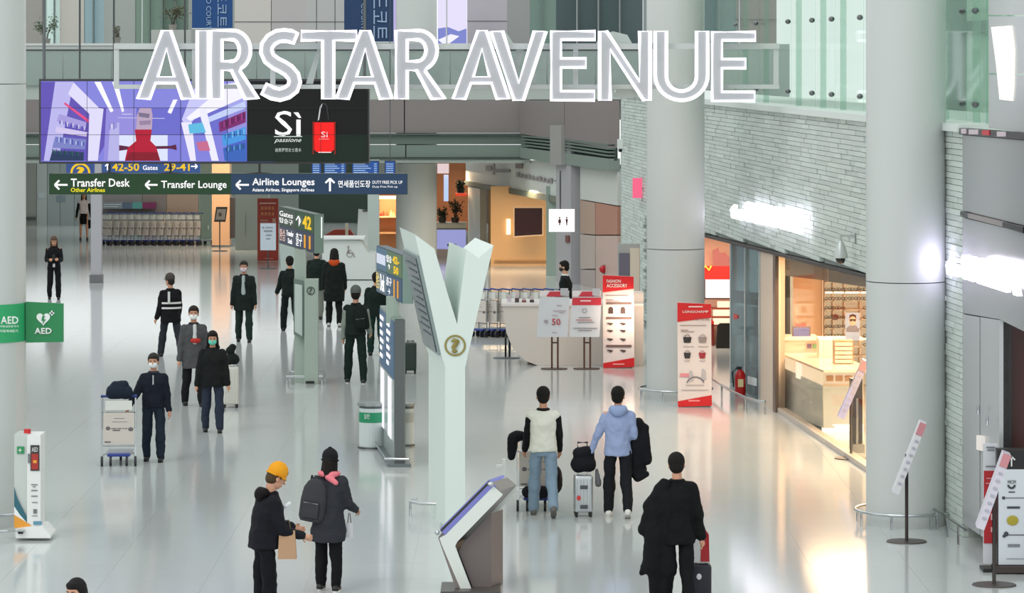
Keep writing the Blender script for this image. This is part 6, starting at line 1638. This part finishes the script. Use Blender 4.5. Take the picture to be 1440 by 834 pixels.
soft('duffel_bag', 'black soft bag sitting on top of the silver suitcase', 'bag', [('c', sp_+Vector((-.05, -.0, .70)), sp_+Vector((.06, 0, .70)), .12, .12), ('c', sp_+Vector((-.05, 0, .84)), sp_+Vector((.05, 0, .86)), .09, .08), ('c', sp_+Vector((.12, 0, .7)), sp_+Vector((.13, .0, .95)), .03, .03)], '131318')
soft('neck_pillow', 'small grey bag tag hanging beside the silver suitcase', 'bag', [('c', sp_+Vector((.18, .02, .62)), sp_+Vector((.2, .02, .42)), .025, .04)], '6A6A6E')

# --- dark suit man bottom right
ds = person('person in black suit walking away with a long coat over the shoulder', 952, 862, -3, 1.77, dict(lean=3, lt=10, ls=2, rt=-6, rs=-12, la=(4, 16, 34, 14), ra=(-4, 14, 6, 8), hp=2, hr=-3), top='0A0A0C', trou='0B0B0E', coat=.09, bulk=.014)
q = ds['w'](ds['arms'][-1][0]); 
soft('draped_coat', 'long black overcoat draped over the left side of the person in black suit', 'coat', [('c', q+Vector((.02, -.05, .06)), q+Vector((-.13, -.05, -.20)), .07, .09), ('c', q+Vector((-.13, -.05, -.2)), q+Vector((-.22, -.06, -.46)), .075, .05), ('c', q+Vector((-.08, -.06, -.25)), q+Vector((-.10, -.06, -.85)), .11, .12), ('c', q+Vector((.04, -.05, -.1)), q+Vector((.05, -.05, -.9)), .11, .11), ('c', q+Vector((-.14, -.06, -.75)), q+Vector((-.23, -.06, -.93)), .06, .035), ('c', q+Vector((-.08, -.05, -.85)), q+Vector((-.11, -.05, -1.28)), .09, .045), ('c', q+Vector((.06, -.05, -.85)), q+Vector((.0, -.05, -1.2)), .09, .05)], '0C0C0F', .018)
sq = G(986, 846)
suitcase('navy suitcase with white sticker rolled by the person in black suit', 986, 850, 0, .225, .22, .46, '151826', 0, .25, False, sticker=(-.03, .33, 'D8D8DC'))
sq = G(986, 850)
paper_bag('red and white shopping bag resting on the navy suitcase', sq+Vector((.0, -.0, .82)), .19, .12, .34, 'C8C8C8', tissue='B01820', name='shopping_bag')
bm = B(); v0 = sq+Vector((0, -.065, .49)); extr(bm, [v0+Vector(v) for v in ((-.01, 0, 0), (.09, 0, 0), (.085, .02, .30), (.03, .035, .38), (-.0, .03, .33))], (0, .006, 0))
O('red_print', bm, mat('A8141E', .5), [o for o in bpy.data.objects if o.name.startswith('shopping_bag')][0])

# --- navy jacket man with trolley
nj = person('person in navy jacket and white face mask walking with a luggage trolley', 216, 649, 178, 1.64, dict(lean=0, lt=7, ls=0, rt=-3, rs=-8, ra=(16, 22, 34, 24), la=(0, 12, 8, 8), hp=6), top='151A26', trou='1E2834', coat=.02, bulk=.016, mask='E4E8E8', hair='2A2826', collar='3A3E46')
bm = B(); tube(bm, [Vector((-.01, .125, 1.18)), Vector((-.01, .13, 1.32))], .012, 6); O('zip', bm, mat('B8BCC0', .4), nj['t'], False)
trolley('luggage trolley with a navy bag rolled by the person in navy jacket', G(167, 655), R(4))
tp = G(167, 655)
soft('travel_bag', 'navy soft bag on top of the trolley of the person in navy jacket', 'bag', [('c', tp+Vector((-.1, .1, 1.10)), tp+Vector((.1, .1, 1.10)), .11, .11), ('c', tp+Vector((-.06, .1, 1.20)), tp+Vector((.07, .1, 1.20)), .07, .07), ('c', tp+Vector((-.17, .1, 1.05)), tp+Vector((.2, .1, 1.05)), .05, .05)], '1A2432')

# --- pair in masks with white suitcase
tm = person('person in black coat with mint green face mask beside a white suitcase', 299, 608, 184, 1.66, dict(lt=8, ls=2, rt=-6, rs=-10, la=(2, 12, 10, 10), ra=(2, 12, 10, 10), hp=10), top='141818', trou='2A3242', coat=.07, bulk=.03, mask='62CCB8', hood='101A16', shoes='181A1E', longhair=True)
gm = person('person in grey open coat with white mask and red cloth at the chest', 272, 571, 196, 1.76, dict(lt=10, ls=4, rt=-6, rs=-14, la=(4, 10, 10, 8), ra=(0, 12, 6, 8), hy=-12), top='4C4E50', trou='14151A', coat=.14, bulk=.016, mask='E8ECEC', collar='2A2C2C', hair='2A201C')
bm = B(); cc = gm['chest']; cap(bm, cc+Vector((0, .112, .15)), cc+Vector((0, .112, -.13)), .03, .05, 12); O('sweater_front', bm, mat('C8CCCC', .8), gm['t'], False, True)
bm = B(); ell(bm, cc+Vector((-.01, .13, -.11)), (.095, .055, .05), 14, 10); O('red_cloth', bm, mat('B02A24', .8), gm['t'], False, True)
suitcase('white suitcase behind the person with mint green mask', 324, 573, 10, .28, .26, .72, 'C8CAC2', 0, .25)
sp_ = G(324, 573)
soft('travel_bag', 'black bag resting on the white suitcase', 'bag', [('c', sp_+Vector((.0, -.02, .84)), sp_+Vector((.06, -.02, .84)), .1, .1), ('c', sp_+Vector((.0, -.02, 1.0)), sp_+Vector((.04, -.02, 1.06)), .08, .06)], '161C1A')

# --- hi-vis worker
hv = person('person in black coat with white reflective bands walking away', 240, 502, 22, 1.69, dict(lt=12, ls=10, rt=-12, rs=-16, la=(-2, 14, 16, 14), ra=(8, 8, 20, 4), ab=7, hy=30), top='101114', trou='2A2E36', coat=.10, bulk=.024, hat=('4A4440', 'cap'), hair='2A2420')
c_ = hv['chest']; h = 1.69; u_ = hv['up']
for z, r_ in ((-.055, 1), (-.115, 1)):
    ctr = c_+u_*z*h; bm = B(); rings(bm, [(ctr-Vector((0, 0, .016*h)), .131*h, .099*h), (ctr+Vector((0, 0, .006*h)), .131*h, .099*h)], 28, 2.3); O('reflective_band', bm, mat('DCDEDC', .4), hv['t'], False, True)
bm = B(); box(bm, -.062*h, -.040*h, -.112*h, -.085*h, c_.z-.05*h, c_.z+.08*h); O('reflective_strap', bm, mat('DCDEDC', .4), hv['t'], False)

# --- black coat man facing
bc_ = person('person in open dark coat over pale shirt walking alone toward the viewer', 343, 481, 180, 1.74, dict(lt=8, ls=2, rt=-6, rs=-12, la=(2, 10, 8, 8), ra=(2, 10, 8, 8)), top='16201E', trou='1E2E28', coat=.13, bulk=.024, mask='D8C8D0', hair='2A2624')
cc = bc_['chest']; bm = B(); cap(bm, cc+Vector((0, .122, .15)), cc+Vector((.0, .118, -.2)), .034, .05, 14); O('shirt_front', bm, mat('A4B0AE', .8), bc_['t'], False)

# --- group behind the first pylon
person('person in black jacket and yellow glove striding behind the first gate pylon', 408, 466, 12, 1.70, dict(lt=22, ls=6, rt=-14, rs=-30, la=(20, 12, 46, 6), ra=(-10, 10, 0, 6), lean=6), top='101A18', trou='101A1A', coat=.04, bulk=.02)
person('person in dark coat and grey trousers behind the first gate pylon post', 445, 449, -8, 1.68, dict(lt=6, rt=-6, rs=-10), top='12201C', trou='6E746C', coat=.12, bulk=.026)
og = person('person in long black coat with rust orange reflection built as a collar before the help desk', 470, 459, 0, 1.76, dict(lt=6, rt=-6, rs=-10, la=(4, 10, 30, 2), ra=(4, 10, 30, 2), hp=6), top='101816', trou='0E1614', coat=.2, bulk=.04, hood='B8481C', longhair=True, shoes='C8C8C4')  # orange hood stands in for a reflection in the window glass
# --- backpack man
bp_ = person('person in dark vest with pale sleeves and grey cap standing with a backpack', 500, 539, -6, 1.80, dict(lt=6, ls=4, rt=-5, rs=-5, la=(4, 10, 14, 6), ra=(6, 10, 50, 4), ab=6, hp=2), top='16211E', trou='12241F', sleeves='8A948A', vest=True, coat=.02, bulk=.016, hat=('5A605C', 'cap'), shoes='22242A', sole='D4D4D4')
pack('dark green black backpack on the person in grey cap', bp_, (.12, -.14, -.05), (.145, .10, .24), '0F1B18', -8)
person('person in dark clothes mostly hidden behind the second gate pylon', 529, 500, 0, 1.70, dict(), top='13201C', trou='16302A', coat=.04, bulk=.02)
suitcase('dark green suitcase standing right of the second gate pylon', 577, 525, 0, .24, .26, .60, '24352E', 0, .02, False)
# --- man in dark suit behind the counter
sm_ = person('person in dark suit and black mask standing behind the counter', 796, 0, 78, 1.74, dict(la=(10, 8, 40, 0), ra=(10, 8, 40, 0)), top='12181A', trou='12181A', coat=.08, bulk=.012, mask='15201E', collar='D8DCDC', foot=Vector(((796-720)*76.3/F, 76.3, 0)), skin='C49A80')
# --- phone woman
pw_ = person('person in black with long brown hair looking at a phone', 76, 421, 186, 1.60, dict(lt=5, ls=0, rt=-3, rs=-6, la=(14, 10, 96, -22), ra=(14, 10, 96, -22), hp=24), top='0F0F13', trou='0E0F13', coat=.03, bulk=.006, longhair=True, hair='5A4438')
bm = B(); box(bm, -.03, .03, .17, .18, pw_['pel'].z-.02, pw_['pel'].z+.07); O('name_card', bm, mat('C8C4C4', .5), pw_['t'], False)
a = (pw_['arms'][1][2]+pw_['arms'][-1][2])/2+Vector((0, .07, .03)); pw2 = pw_['w'](a)
t = thing('mobile_phone', 'dark phone held by the person with long brown hair', 'phone', pw2); bm = B(); box(bm, pw2.x-.037, pw2.x+.037, pw2.y-.01, pw2.y+.0, pw2.z-.03, pw2.z+.11); bev(bm, .004, 1); O('case', bm, BLACK, t); bm = B(); box(bm, pw2.x-.033, pw2.x+.033, pw2.y+.001, pw2.y+.003, pw2.z-.02, pw2.z+.1); O('screen', bm, em('B8C0D0', .6), t)
# --- far woman in skirt
fw = person('person in white blouse and black skirt walking far off near the trolley row', 118, 338, 184, 1.60, dict(lt=5, ls=0, rt=-4, rs=-8, la=(4, 14, 20, 8), ra=(4, 14, 20, 8)), top='D8CCCC', trou='0D0D10', skirt=True, coat=-.03, bulk=0, longhair=True, sleeves='1A1A1E')
fp = G(126, 338); soft('hand_bag', 'black bag at the side of the person in white blouse', 'bag', [('c', fp+Vector((0, 0, .62)), fp+Vector((-.02, 0, .42)), .07, .05)], '121216')
# --- dark head at the bottom edge
person('person with black hair whose head alone shows at the bottom edge', 112, 1075, 150, 1.62, dict(hp=10), foot=Vector(((112-720)*31/F, 31, 0)), longhair=True, top='20222A', hair='161214')
